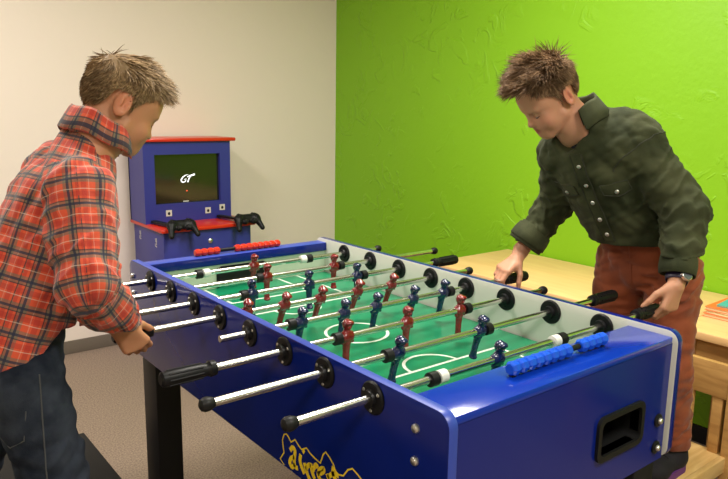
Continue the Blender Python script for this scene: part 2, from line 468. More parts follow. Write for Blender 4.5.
# rod bearings: black flanged discs on the outside of the left panel and the inside of the right one
def bearing_mesh():
    return MB().lathe((0, 0, 0), (1, 0, 0), [(0, .0315), (.003, .0315), (.006, .029), (.0065, .017), (.014, .0155), (.0145, .0075)], 28)
bl = MB(); bl.lathe((0, 0, 0), (-1, 0, 0), [(0, .0315), (.003, .0315), (.006, .029), (.0065, .017), (.014, .0155), (.0145, .0075)], 28)
for a in (0.5, 2.6, 4.7):
    bl.lathe((-.005, .023 * math.cos(a), .023 * math.sin(a)), (-.02, .023 * math.cos(a), .023 * math.sin(a)), [(0, .004), (.0028, .003)], 10, 1)
blo = bl.link('bearing', [M['black_plastic'], M['silver']]); blo.location = (0, 0, RZ); setp(blo, ft)
br = bearing_mesh().link('bearing', M['black_plastic'])
# flange faces the inside: mirror the left one
for v in br.data.vertices: v.co.x = -v.co.x
br.data.flip_normals()
br.location = (TX - .021, 0, RZ); setp(br, ft)
blo2 = br
for i in range(1, 8):
    copy_part(blo, ft, (0, -.15 * i, 0)); copy_part(br, ft, (0, -.15 * i, 0))

# --- SDF toolkit (used for the player figures, the boys and their clothes)
def V(*a): return np.array(a, dtype=np.float64)
def nz(v): v = np.asarray(v, float); return v / np.linalg.norm(v)
class Cone:
    def __init__(s, a, b, ra, rb=None, k=0.01, g=0, sub=False): s.a, s.b = V(*a), V(*b); s.ra = ra; s.rb = ra if rb is None else rb; s.k = k; s.g = g; s.sub = sub
    def bbox(s): r = max(s.ra, s.rb); return np.minimum(s.a, s.b) - r, np.maximum(s.a, s.b) + r
    def d(s, P):
        ab = s.b - s.a; L2 = max(ab @ ab, 1e-12)
        t = np.clip(((P - s.a) @ ab) / L2, 0, 1)
        q = P - s.a - t[..., None] * ab
        return np.sqrt((q * q).sum(-1)) - (s.ra + (s.rb - s.ra) * t)
class Ell:
    def __init__(s, c, R, r, k=0.01, g=0, sub=False): s.c = V(*c); s.R = np.asarray(R, float); s.r = V(*r); s.k = k; s.g = g; s.sub = sub   # rows of R = axes
    def bbox(s): m = s.r.max(); return s.c - m, s.c + m
    def d(s, P):
        q = (P - s.c) @ s.R.T
        k0 = np.sqrt(((q / s.r) ** 2).sum(-1)); k1 = np.sqrt(((q / s.r ** 2) ** 2).sum(-1))
        return np.where(k1 > 1e-9, k0 * (k0 - 1) / np.maximum(k1, 1e-9), -s.r.min())
class ECap:
    """tapered capsule of elliptical section; side = direction of the wide radius"""
    def __init__(s, a, b, wa, wb, da, db, side, k=0.02, g=0, sub=False):
        s.a, s.b = V(*a), V(*b); s.wa, s.wb, s.da, s.db = wa, wb, da, db
        s.ax = nz(s.b - s.a); s.sd = nz(np.asarray(side, float) - s.ax * (np.asarray(side, float) @ s.ax)); s.fr = np.cross(s.ax, s.sd)
        s.L = np.linalg.norm(s.b - s.a); s.k = k; s.g = g; s.sub = sub
    def bbox(s): r = max(s.wa, s.wb, s.da, s.db); return np.minimum(s.a, s.b) - r, np.maximum(s.a, s.b) + r
    def d(s, P):
        q = P - s.a; t = q @ s.ax; tt = np.clip(t / s.L, 0, 1)
        w = s.wa + (s.wb - s.wa) * tt; dp = s.da + (s.db - s.da) * tt
        m = np.minimum(w, dp); ex = t - tt * s.L
        return (np.sqrt(((q @ s.sd) / w) ** 2 + ((q @ s.fr) / dp) ** 2 + (ex / m) ** 2) - 1) * m

def build_sdf(prims, lo, hi, h, disp=None, cuts=()):
    lo = np.asarray(lo, float); hi = np.asarray(hi, float)
    n = np.ceil((hi - lo) / h).astype(int) + 1
    D = np.full(n, 0.2, dtype=np.float32)
    ax = [lo[i] + h * np.arange(n[i]) for i in range(3)]
    for p in prims:
        a, b = p.bbox(); m = p.k + 3 * h + 0.012
        i0 = np.maximum(np.floor((a - m - lo) / h).astype(int), 0); i1 = np.minimum(np.ceil((b + m - lo) / h).astype(int) + 1, n)
        if (i1 <= i0).any(): continue
        S = tuple(slice(i0[i], i1[i]) for i in range(3))
        X, Y, Z = np.meshgrid(ax[0][S[0]], ax[1][S[1]], ax[2][S[2]], indexing='ij')
        d = p.d(np.stack([X, Y, Z], -1)); e = D[S]
        if p.sub:
            d = -d; hh = np.maximum(p.k - np.abs(e - d), 0) / p.k; D[S] = np.maximum(e, d) + hh * hh * p.k * 0.25
        else:
            hh = np.maximum(p.k - np.abs(e - d), 0) / p.k; D[S] = np.minimum(e, d) - hh * hh * p.k * 0.25
    if disp is not None or cuts:
        idx = np.argwhere(np.abs(D) < 0.03) if not cuts else np.argwhere(D < 0.03)
        P = lo + idx * h; val = D[tuple(idx.T)]
        if disp is not None: val = val + disp(P)
        for c in cuts: val = np.maximum(val, c(P))
        D[tuple(idx.T)] = val
    return D, lo, h

def surface_nets(D, lo, h):
    s = D < 0
    c = np.zeros(np.array(s.shape) - 1, dtype=np.uint8)
    for i in (0, 1):
        for j in (0, 1):
            for k in (0, 1):
                c += s[i:s.shape[0] - 1 + i, j:s.shape[1] - 1 + j, k:s.shape[2] - 1 + k]
    act = (c > 0) & (c < 8)
    cell = np.argwhere(act)
    ids = np.full(act.shape, -1, dtype=np.int64); ids[act] = np.arange(len(cell))
    acc = np.zeros((len(cell), 3)); cnt = np.zeros(len(cell))
    corners = [(i, j, k) for i in (0, 1) for j in (0, 1) for k in (0, 1)]
    for a in range(8):
        for b in range(a + 1, 8):
            A, B = np.array(corners[a]), np.array(corners[b])
            if np.abs(A - B).sum() != 1: continue
            da = D[tuple((cell + A).T)].astype(float); db = D[tuple((cell + B).T)].astype(float)
            m = (da < 0) != (db < 0)
            t = np.where(m, da / np.where(m, da - db, 1), 0)
            acc += np.where(m[:, None], A + t[:, None] * (B - A), 0); cnt += m
    verts = lo + h * (cell + acc / cnt[:, None])
    quads = []
    for x in range(3):
        y, z = (x + 1) % 3, (x + 2) % 3
        sa = [slice(None)] * 3; sb = [slice(None)] * 3
        sa[x] = slice(0, -1); sb[x] = slice(1, None)
        ch = s[tuple(sa)] != s[tuple(sb)]
        E = np.argwhere(ch)
        E = E[(E[:, y] > 0) & (E[:, z] > 0) & (E[:, y] < s.shape[y] - 1) & (E[:, z] < s.shape[z] - 1)]
        inside = s[tuple(E.T)]
        def at(dy, dz):
            q = E.copy(); q[:, y] += dy; q[:, z] += dz; return ids[tuple(q.T)]
        Q = np.stack([at(-1, -1), at(0, -1), at(0, 0), at(-1, 0)], -1)
        Q[~inside] = Q[~inside][:, ::-1]
        quads.append(Q)
    F = np.concatenate(quads)
    return verts, F[(F >= 0).all(1)]

def np_mesh(name, v, f, mats, parent=None, smooth=True, col=None, uv=None):
    me = bpy.data.meshes.new(name)
    v = np.asarray(v, np.float32); f = np.asarray(f, np.int32); k = f.shape[1]
    me.vertices.add(len(v)); me.vertices.foreach_set('co', v.ravel())
    me.loops.add(f.size); me.loops.foreach_set('vertex_index', f.ravel())
    me.polygons.add(len(f)); me.polygons.foreach_set('loop_start', np.arange(0, f.size, k, dtype=np.int32))
    me.update(calc_edges=True); me.validate()
    for m in (mats if isinstance(mats, (list, tuple)) else [mats]): me.materials.append(m)
    if smooth: me.polygons.foreach_set('use_smooth', [True] * len(me.polygons))
    if col is not None:
        a = me.attributes.new('tone', 'FLOAT_COLOR', 'POINT')
        a.data.foreach_set('color', np.concatenate([col, np.ones((len(col), 1))], 1).astype(np.float32).ravel())
    if uv is not None:
        l = me.uv_layers.new(name='UVMap'); l.data.foreach_set('uv', np.asarray(uv, np.float32).ravel())
    me.update()
    o = bpy.data.objects.new(name, me); C.objects.link(o)
    if parent: setp(o, parent)
    return o

# --- one player figure: head with cap brim, shoulders, chest clamp round the rod, legs and foot block
I3 = np.eye(3)
def figure(matl, name):
    P = [Ell((0, .000, .0295), I3, (.0118, .0125, .0135), .003), Ell((0, -.008, .0345), I3, (.0115, .0090, .0070), .002), Ell((0, -.0112, .0265), I3, (.0045, .0035, .0045), .003),
         Cone((0, 0, .016), (0, 0, .024), .0065, .0065, .004),
         ECap((0, 0, .009), (0, 0, -.010), .0120, .0105, .0095, .0105, (1, 0, 0), .004),
         Cone((-.0125, 0, .008), (-.0145, -.003, -.012), .0048, .0042, .002), Cone((.0125, 0, .008), (.0145, -.003, -.012), .0048, .0042, .002),
         Cone((-.007, 0, 0), (.007, 0, 0), .0125, .0125, .003),
         ECap((0, 0, -.016), (0, 0, -.046), .0105, .0085, .0085, .0065, (1, 0, 0), .004),
         ECap((0, 0, -.044), (0, -.001, -.066), .0078, .0092, .0060, .0080, (1, 0, 0), .003),
         Ell((0, -.002, -.0705), I3, (.0105, .0105, .0060), .002),
         Cone((0, -.0090, -.022), (0, -.0090, -.064), .0022, .0022, .002, sub=True), Cone((0, -.013, .0295), (0, -.0145, .0295), .006, .006, .002, sub=True)]
    D, lo, h = build_sdf(P, (-.026, -.026, -.082), (.026, .026, .048), .0013)
    v, f = surface_nets(D, lo, h)
    o = np_mesh(name, v, f, matl)
    return o
fig_red = figure(M['red_fig'], 'player_figure'); fig_blue = figure(M['blue_fig'], 'player_figure')
used = {id(fig_red): False, id(fig_blue): False}
bump_mb = MB().lathe((-.010, 0, 0), (.010, 0, 0), [(0, .011), (.001, .0145), (.019, .0145), (.020, .011)], 20)
bumper0 = bump_mb.link('bumper', M['black_rubber']); bump_used = [False]
ring_mb = MB().lathe((-.011, 0, 0), (.011, 0, 0), [(0, .0105), (.001, .0135), (.021, .0135), (.022, .0105)], 20)
ring0 = ring_mb.link('rod_ring', M['white_plastic']); ring_used = [False]
def place(proto, flag, parent, x, rx=0.0):
    if not flag[0]: o = proto; flag[0] = True
    else: o = proto.copy(); C.objects.link(o)
    o.parent = parent; o.location = (x, 0, 0); o.rotation_euler = (rx, 0, 0)
    return o
red_flag, blue_flag = [False], [False]

def grip(x_in, x_tip):
    """fluted black handle from where the rod enters it to its tip"""
    s = 1 if x_tip > x_in else -1; L = abs(x_tip - x_in); b = MB()
    b.lathe((x_in, 0, 0), (x_tip, 0, 0), [(0, .0095), (.002, .0150), (.014, .0165), (.018, .0135), (.024, .0130), (.034, .0150), (L - .014, .0160), (L - .004, .0150), (L, .0100)], 24)
    for k in range(8):
        w = 2 * PI * k / 8
        b.tube([(x_in + s * .032, .0152 * math.cos(w), .0152 * math.sin(w)), (x_tip - s * .014, .0160 * math.cos(w), .0160 * math.sin(w))], .0021, 6)
    return b
def endcap(x_in, x_tip):
    s = 1 if x_tip > x_in else -1
    return MB().lathe((x_in, 0, 0), (x_tip, 0, 0), [(0, .0090), (.003, .0105), (.010, .0128), (.018, .0130), (.024, .0105), (.027, .0055)], 20)

# rod: (left end, left fitting, right end, right fitting, colour, tilt deg, players, bumpers, white rings)
RODS = [
    (-.330, 'grip', .886, 'cap', 'r', -6, [.346], [.152, .563], [.176, .538]),
    (-.240, 'grip', 1.033, 'cap', 'r', -2, [.307, .561], [.280, .589], []),
    (-.215, 'cap', .983, 'grip', 'b', 2, [.171, .362, .541], [.146, .568], []),
    (-.265, 'grip9', .900, 'cap', 'r', -24, [.070, .183, .298, .426, .553], [], []),
    (-.084, 'bare', .990, 'grip', 'b', -13, [.138, .268, .373, .504, .620], [.110, .648], []),
    (-.276, 'grip', .893, 'cap', 'r', -3, [.165, .348, .533], [.138, .560], []),
    (-.266, 'cap', 1.011, 'grip', 'b', -16, [.188, .445], [.160, .472], []),
    (-.191, 'cap', .978, 'grip', 'b', -10, [.335], [.147, .555], [.171, .531]),
]
for i, (xl, fl, xr, fr, colr, tilt, pl, bu, ri) in enumerate(RODS):
    root = MB().lathe((xl + .006, 0, 0), (xr - .006, 0, 0), [(0, .0068), (.001, .0080), (xr - xl - .013, .0080), (xr - xl - .012, .0068)], 18).link('rod', M['chrome'])
    root.location = (0, -.15 * i, RZ); setp(root, ft)
    for end, fit, s in ((xl, fl, 1), (xr, fr, -1)):
        if fit.startswith('grip'):
            g = grip(end + s * (.092 if fit == 'grip9' else .115), end).link('handle', M['black_plastic']); g.parent = root
        elif fit == 'cap':
            g = endcap(end + s * .027, end).link('end_cap', M['black_rubber']); g.parent = root
    for x in pl:
        o = place(fig_red if colr == 'r' else fig_blue, red_flag if colr == 'r' else blue_flag, root, x, math.radians(-tilt))
        o['label'] = 'red player figure' if colr == 'r' else 'dark blue player figure'
    for x in bu: place(bumper0, bump_used, root, x)
    for x in ri: place(ring0, ring_used, root, x)['label'] = 'white plastic ring'

# score counters: beads threaded on a black bar
def counter(x0, groups, y, z, dark, beadmat, br, lab, pitch=.0225):
    xs = [x for g in groups for x in g]
    bar = MB().cyl((min(xs) - .010, y, z), (max(xs) + .010, y, z), .006, 14).box((min(xs) - .006, y - .005, .886), (min(xs) + .002, y + .005, z)).box((max(xs) - .002, y - .005, .886), (max(xs) + .006, y + .005, z)).link('score_counter', M['black_plastic'], ft)
    bar['label'] = lab
    first = None
    for x in xs:
        if first is None:
            b = MB(); L = pitch * .495
            b.lathe((-L, 0, 0), (L, 0, 0), [(0, br * .70), (.002, br * .86), (L * .6, br), (L * 1.4, br), (2 * L - .002, br * .86), (2 * L, br * .70)], 8)
            first = b.link('bead', beadmat, angle=0.3); first.location = (x, y, z); setp(first, bar)
        else:
            c = first.copy(); C.objects.link(c); c.parent = bar; c.location = Vector(first.location) + Vector((x - xs[0], 0, 0))
counter(.23, [[.243 + .0232 * k for k in range(8)], [.461 + .0232 * k for k in range(4)]], -1.166, .902, True, M['blue_bead'], .0145, 'blue score beads on a black bar')
counter(.23, [[.219 + .0225 * k for k in range(4)], [.366 + .0225 * k for k in range(8)]], .150, .899, True, M['red_bead'], .0125, 'red score beads on a black bar')

# yellow scrawled lettering on the left panel (y, z on its outer face)
lo_ = MB()
LOGO_OUT = [(85,255),(60,215),(85,180),(80,150),(75,110),(85,80),(100,76),(115,95),(130,122),(155,108),(180,145),(195,163),(225,155),(245,185),(275,215),(303,240),(320,190),(333,178),(355,210),(375,250),(385,285),(400,305),(425,312),(448,278),(470,272),(495,305),(520,345)]
LOGO_STR = [
    [(125,168),(140,152),(155,170),(152,205),(150,235),(158,262),(172,268)], [(152,205),(132,212),(122,238),(138,262),(155,246)],
    [(190,192),(186,225),(196,262),(212,300)], [(203,166),(212,182)],
    [(212,238),(222,280),(240,325),(252,345)], [(222,275),(238,250),(250,262)], [(250,240),(256,285),(272,330)], [(262,282),(278,250),(290,268)],
    [(290,300),(318,292),(322,272),(302,276),(292,305),(308,340),(335,345)],
    [(375,262),(372,300),(392,350)], [(345,322),(372,300),(400,312)], [(340,300),(352,340)],
]
def sketch_to_face(p):
    # the lettering slants up along the panel: a sheet between four corners (y, z) of the outer face
    U, W = p[0] / 448.0 - .125, p[1] / 274.4 - .2041
    q00, q10, q01, q11 = (-.726, .674), (-1.012, .787), (-.725, .556), (-1.014, .689)
    return tuple((1 - U) * (1 - W) * q00[i] + U * (1 - W) * q10[i] + (1 - U) * W * q01[i] + U * W * q11[i] for i in (0, 1))
for s_, w_ in ((LOGO_OUT, .0032),):
    lo_.ribbon([(0, *sketch_to_face(p)) for p in s_], w_, (-1, 0, 0), .0006)
for s_ in LOGO_STR:
    pts = [Vector((0, *sketch_to_face(p))) for p in s_]
    # smooth the stroke
    q = []
    for a in range(len(pts) - 1):
        p0, p1, p2, p3 = pts[max(a - 1, 0)], pts[a], pts[a + 1], pts[min(a + 2, len(pts) - 1)]
        for k in range(5):
            t = k / 5
            q.append(0.5 * ((2 * p1) + (p2 - p0) * t + (2 * p0 - 5 * p1 + 4 * p2 - p3) * t * t + (-p0 + 3 * p1 - 3 * p2 + p3) * t ** 3))
    q.append(pts[-1])
    q = [p for p in q if p.z > BZ + .004]
    if len(q) > 1: lo_.ribbon(q, .0098, (-1, 0, 0), .0009)
lo_.v = [v if v[2] > BZ + .003 else (v[0], v[1], BZ + .003) for v in lo_.v]
lo_.link('lettering', M['yellow'], ft, smooth=False)['label'] = 'yellow scrawled lettering with a thin outline'

# ------------------------------------------------------------------ game kiosk by the white wall
kx0, kx1 = .645, 1.165
ks = thing('game_kiosk', 'blue and red video game kiosk with a dark screen against the white wall', 'game kiosk', ((kx0 + kx1) / 2, 1.72, 0))
MB().box((kx0, 1.50, 0), (kx1, 1.93, .722), .004).link('cabinet', M['kiosk_blue'], ks)
MB().box((kx0 - .018, 1.478, .722), (kx1 + .022, 1.94, .742), .006).link('shelf', M['kiosk_red'], ks)
ux0, ux1, uy = .628, 1.146, 1.70
sx0, sx1, sz0, sz1 = .690, 1.080, .846, 1.120
u = MB()
for lo, hi in (((ux0, uy, .742), (sx0, uy + .03, 1.190)), ((sx1, uy, .742), (ux1, uy + .03, 1.190)), ((sx0, uy, .742), (sx1, uy + .03, sz0)), ((sx0, uy, sz1), (sx1, uy + .03, 1.190)),
               ((ux0, uy + .03, .742), (ux1, 1.93, .80)), ((ux0, uy + .03, .80), (ux0 + .018, 1.93, 1.190)), ((ux1 - .018, uy + .03, .80), (ux1, 1.93, 1.190)), ((ux0, 1.915, .742), (ux1, 1.93, 1.190))): u.box(lo, hi)
u.link('screen_housing', M['kiosk_blue'], ks, smooth=False)
MB().box((ux0 - .014, uy - .018, 1.190), (ux1 + .030, 1.94, 1.210), .006).link('top_board', M['kiosk_red'], ks)
scr = MB().box((sx0 - .004, uy + .022, sz0 - .004), (sx1 + .004, uy + .04, sz1 + .004)).link('screen', M['screen'], ks, smooth=False)
MB().ribbon([(.858, uy + .022, .853), (.892, uy + .022, .853)], .006, (0, -1, 0), .0008).link('screen_caption', M['sticker'], scr, smooth=False)
lg2 = MB(); Y_ = uy + .022
def gl(pts, w): lg2.ribbon([(x, Y_, z) for x, z in pts], w, (0, -1, 0), .001)
# slanted two-letter emblem in lit white
gl([(.894, 1.004), (.876, 1.000), (.860, .990), (.850, .976), (.851, .966), (.860, .961)], [.001, .004, .006, .007, .006, .005])
gl([(.858, .961), (.870, .963), (.879, .972)], [.005, .005, .004])
gl([(.868, .977), (.882, .979)], .003)
gl([(.888, .960), (.897, .980), (.905, .994)], [.006, .006, .006])
gl([(.886, .990), (.906, .9965), (.932, 1.003)], [.003, .008, .010])
lg2.link('screen_emblem', M['logo_light'], scr, smooth=False)
MB().ball((.882, Y_ - .0005, .912), (.005, .001, .0035)).link('screen_dot', M['led_red'], scr)
# small square plates and stickers
st = MB()
def plate(x, z, s=.017):
    MB().box((x - s, uy - .002, z - s), (x + s, uy, z + s)).ball((x, uy - .002, z - .002), (.008, .002, .009), 1).link('plate', [M['sticker'], M['black_plastic']], ks, smooth=False)
plate(.762, .795); plate(.998, .794); plate(1.088, .806)
def side_mark(y, z):
    MB().ribbon([(kx0, y + .010, z + .015), (kx0, y + .006, z - .002), (kx0, y - .012, z + .002)], .006, (-1, 0, 0), .001).ribbon([(kx0, y - .006, z + .018), (kx0, y - .006, z - .020)], .007, (-1, 0, 0), .001).ribbon([(kx0, y + .012, z - .012), (kx0, y + .012, z - .026), (kx0, y - .01, z - .03)], .006, (-1, 0, 0), .001).link('mark', M['sticker'], ks, smooth=False)
side_mark(1.835, .672); side_mark(1.605, .662)
MB().lathe((.912, 1.50, .655), (.912, 1.48, .655), [(0, .014), (.004, .014), (.008, .010), (.010, .004)], 18).link('lock', M['silver'], ks)
# black padded tethers running from the housing over the shelf
for xa, xb in ((.668, .700), (1.060, 1.105)):
    MB().ribbon([(xa, 1.69, .752), (xb, 1.485, .7525)], .030, (0, 0, 1), .012).link('tether', M['black_plastic'], ks)

def controller(x, label):
    r = thing('game_controller', label, 'game controller', (x, 1.456, .742), 'game controllers hung on the kiosk shelf')
    P = [ECap((-.045, 0, 0), (.045, 0, 0), .026, .026, .016, .016, (0, 0, 1), .01), Ell((-.052, 0, 0), I3, (.028, .019, .027), .012), Ell((.052, 0, 0), I3, (.028, .019, .027), .012),
         Cone((-.058, 0, -.008), (-.073, -.012, -.066), .019, .0135, .014), Cone((.058, 0, -.008), (.073, -.012, -.066), .019, .0135, .014),
         Cone((-.026, -.012, -.024), (-.026, -.014, -.026), .014, .014, .006), Cone((.026, -.012, -.024), (.026, -.014, -.026), .014, .014, .006),
         Cone((-.050, .012, .020), (-.044, .012, .026), .011, .011, .006), Cone((.050, .012, .020), (.044, .012, .026), .011, .011, .006)]
    D, lo, h = build_sdf(P, (-.11, -.05, -.1), (.11, .05, .06), .0026)
    v, f = surface_nets(D, lo, h)
    T = Matrix.Rotation(math.radians(-28), 4, 'X')
    off = V(x, 1.456, .768)
    A = np.array(T.to_3x3())
    np_mesh('shell', v @ A.T + off, f, M['black_plastic'], r)
    def W(p): return tuple(np.asarray(p) @ A.T + off)
    for s in (-1, 1):
        MB().lathe(W((s * .026, -.024, -.026)), W((s * .026, -.042, -.026)), [(0, .006), (.008, .006), (.010, .0105), (.014, .0105), (.016, .008)], 16).link('thumbstick', M['black_rubber'], r)
    for dx, dz, mm in ((0, .011, 'sticker'), (.011, 0, 'kiosk_red'), (0, -.011, 'blue_bead'), (-.011, 0, 'sticker')):
        MB().ball(W((.052 + dx, -.019, .004 + dz)), .0042).link('button', M['black_rubber'], r)
    for dx, dz in ((0, .009), (.009, 0), (0, -.009), (-.009, 0)):
        MB().ball(W((-.052 + dx, -.0185, .004 + dz)), .0046).link('button', M['black_rubber'], r)
    return r
controller(.728, 'black game controller at the left end of the kiosk shelf, nearer the plaid-shirted boy')
controller(1.120, 'black game controller at the right end of the kiosk shelf, farther from the plaid-shirted boy')

# ------------------------------------------------------------------ wooden tables, chair, booklets
WZ = .663
def wtable(y0, y1, label):
    t = thing('wooden_table', label, 'table', (1.80, (y0 + y1) / 2, 0), 'low wooden tables along the green wall')
    MB().box((1.515, y0 + .001, WZ - .028), (2.088, y1 - .001, WZ), .003).link('tabletop', M['wood'], t)
    for yy in (y0 + .045, y1 - .045):
        for xx in (1.555, 2.05): MB().box((xx - .024, yy - .024, 0), (xx + .024, yy + .024, WZ - .028), .003).link('leg', M['wood_apron'], t)
    MB().box((1.540, y0 + .07, WZ - .11), (1.560, y1 - .07, WZ - .028)).link('apron', M['wood_apron'], t)
    MB().box((2.04, y0 + .07, WZ - .11), (2.06, y1 - .07, WZ - .028)).link('apron', M['wood_apron'], t)
    for yy in (y0 + .035, y1 - .055): MB().box((1.58, yy, WZ - .11), (2.03, yy + .02, WZ - .028)).link('apron', M['wood_apron'], t)
    return t
wtable(-.832, .385, 'low pale wooden table along the green wall behind the boy in the olive shirt')
wtable(-2.05, -.832, 'low pale wooden table carrying the booklets at the right edge')
def booklet(x0, y0, z0, w, l, th, mt, label, rot=0.0):
    b = MB(); r = Matrix.Translation((x0, y0, 0)) @ Matrix.Rotation(rot, 4, 'Z')
    b.box((0, -l, z0), (w, 0, z0 + th * .18), .0006, 1, 0, r); b.box((.003, -l + .003, z0 + th * .18), (w - .002, -.003, z0 + th * .82), 0, 1, 1, r); b.box((0, -l, z0 + th * .82), (w, 0, z0 + th), .0006, 1, 0, r)
    t = thing('booklet', label, 'booklet', (x0, y0, z0), 'booklets on the wooden table')
    b2 = MB(); b2.v, b2.f, b2.mi = b.v, b.f, b.mi
    b2.link('cover', [mt, M['paper_cream']], t, smooth=False)
booklet(1.709, -0.837, WZ, .22, .31, .014, M['paper_orange'], 'orange-edged booklet at the bottom of the pile on the wooden table', .02)
booklet(1.715, -0.842, WZ + .0145, .22, .30, .010, M['paper_cream'], 'cream booklet in the middle of the pile on the wooden table', -.03)
booklet(1.711, -0.840, WZ + .025, .22, .31, .013, M['paper_orange'], 'orange booklet just under the teal one on the pile', .03)
booklet(1.738, -.868, WZ + .0385, .19, .27, .006, M['paper_teal'], 'teal booklet on top of the pile on the wooden table', .10)

ch = thing('wooden_chair', 'low pale wooden chair with the boy in rust trousers standing on its seat', 'chair', (1.27, -.92, 0))
SZ = .300
cy0, cy1 = -1.082, -.700
MB().box((1.075, cy0 + .02, SZ - .018), (1.462, cy1 - .02, SZ), .003).link('seat', M['wood_seat'], ch)
for yy in (cy0, cy1 - .02): MB().box((1.075, yy, SZ - .05), (1.440, yy + .02, SZ + .002), .003).link('side_rail', M['wood_seat'], ch)
MB().box((1.085, cy0 + .02, SZ - .06), (1.103, cy1 - .02, SZ - .018)).link('front_rail', M['wood_chair'], ch)
for yy in (cy0, cy1 - .03):
    MB().box((1.08, yy, 0), (1.115, yy + .03, SZ - .05), .003).link('leg', M['wood_chair'], ch)
    MB().box((1.432, yy - .012, 0), (1.464, yy + .018, .60), .003).link('back_post', M['wood_chair'], ch)
MB().box((1.434, cy0 + .018, .490), (1.456, cy1 - .042, .603), .003).link('backrest', M['wood_chair'], ch)
for yy in (-1.047, -.955, -.863, -.771): MB().box((1.438, yy - .004, SZ), (1.453, yy + .028, .492), .002).link('slat', M['wood_chair'], ch)

# black platform on the left
PZ = .15
tag(MB().box((-1.15, -.95, 0), (-.052, .62, PZ), .004).link('step_platform', M['platform']), 'low black platform on the carpet under the boy in the plaid shirt', 'platform')

# ------------------------------------------------------------------ people
UPZ = V(0, 0, 1)
def frame(fwd, pitch, roll=0.0):
    """rows: left, forward, up of a head that looks along fwd, pitched down"""
    f0 = nz(V(fwd[0], fwd[1], 0)); l0 = np.cross(UPZ, f0)
    f = f0 * math.cos(pitch) - UPZ * math.sin(pitch); u = np.cross(f, l0)
    if roll:
        l1 = l0 * math.cos(roll) + u * math.sin(roll); u = u * math.cos(roll) - l0 * math.sin(roll); l0 = l1
    return np.stack([l0, f, u])

def head_prims(O, A, s=1.0):
    W = lambda x, y, z: O + s * (x * A[0] + (y - .13 * max(y - .02, 0) * (1 if z < .03 else .3)) * A[1] + (z * .87 if z < 0 else z) * A[2])
    E = lambda c, r, k=.01, sub=False, R=None: Ell(W(*c), A if R is None else R, np.array(r) * s, k * s, sub=sub)
    Cn = lambda a, b, ra, rb, k=.008, sub=False: Cone(W(*a), W(*b), ra * s, rb * s, k * s, sub=sub)
    P = [E((0, -.010, .042), (.073, .094, .087)), E((0, .030, -.020), (.060, .060, .078), .03),
         E((0, .052, .046), (.058, .036, .050), .03),
         Cn((.050, .005, -.052), (.018, .066, -.092), .019, .018, .02), Cn((-.050, .005, -.052), (-.018, .066, -.092), .019, .018, .02),
         E((0, .074, -.093), (.020, .016, .015), .02),
         E((.036, .060, -.038), (.026, .024, .028), .02), E((-.036, .060, -.038), (.026, .024, .028), .02),
         E((0, .078, -.058), (.030, .018, .026), .02),
         E((.030, .092, .004), (.016, .013, .011), .012, True), E((-.030, .092, .004), (.016, .013, .011), .012, True),
         E((.028, .082, .022), (.022, .010, .007), .012), E((-.028, .082, .022), (.022, .010, .007), .012),
         Cn((0, .088, .012), (0, .106, -.026), .0075, .0095, .010), E((0, .108, -.028), (.0095, .0085, .008), .006),
         E((.010, .097, -.031), (.0075, .008, .0065), .005), E((-.010, .097, -.031), (.0075, .008, .0065), .005),
         E((.0055, .104, -.0375), (.003, .004, .003), .002, True), E((-.0055, .104, -.0375), (.003, .004, .003), .002, True),
         E((0, .092, -.0545), (.021, .009, .0060), .005), E((0, .090, -.0650), (.017, .009, .0068), .005),
         E((0, .105, -.0595), (.019, .012, .0013), .003, True),
         E((.030, .0775, .0035), (.0140, .0132, .0125), .003), E((-.030, .0775, .0035), (.0140, .0132, .0125), .003)]
    for sx in (1, -1):                                       # ears
        ax = nz(A[0] * sx * .88 - A[1] * .45); R = np.stack([ax, np.cross(A[2], ax), A[2]])
        P += [E((sx * .0735, -.028, .000), (.0085, .0215, .0345), .006, R=R),
              Ell(W(sx * .0835, -.025, .003), R, np.array((.0085, .0125, .0230)) * s, .003 * s, sub=True),
              Ell(W(sx * .0770, -.016, -.004), R, np.array((.0060, .0050, .0075)) * s, .004 * s), Ell(W(sx * .0775, -.034, .004), R, np.array((.0040, .0045, .0130)) * s, .004 * s)]
    return P, W

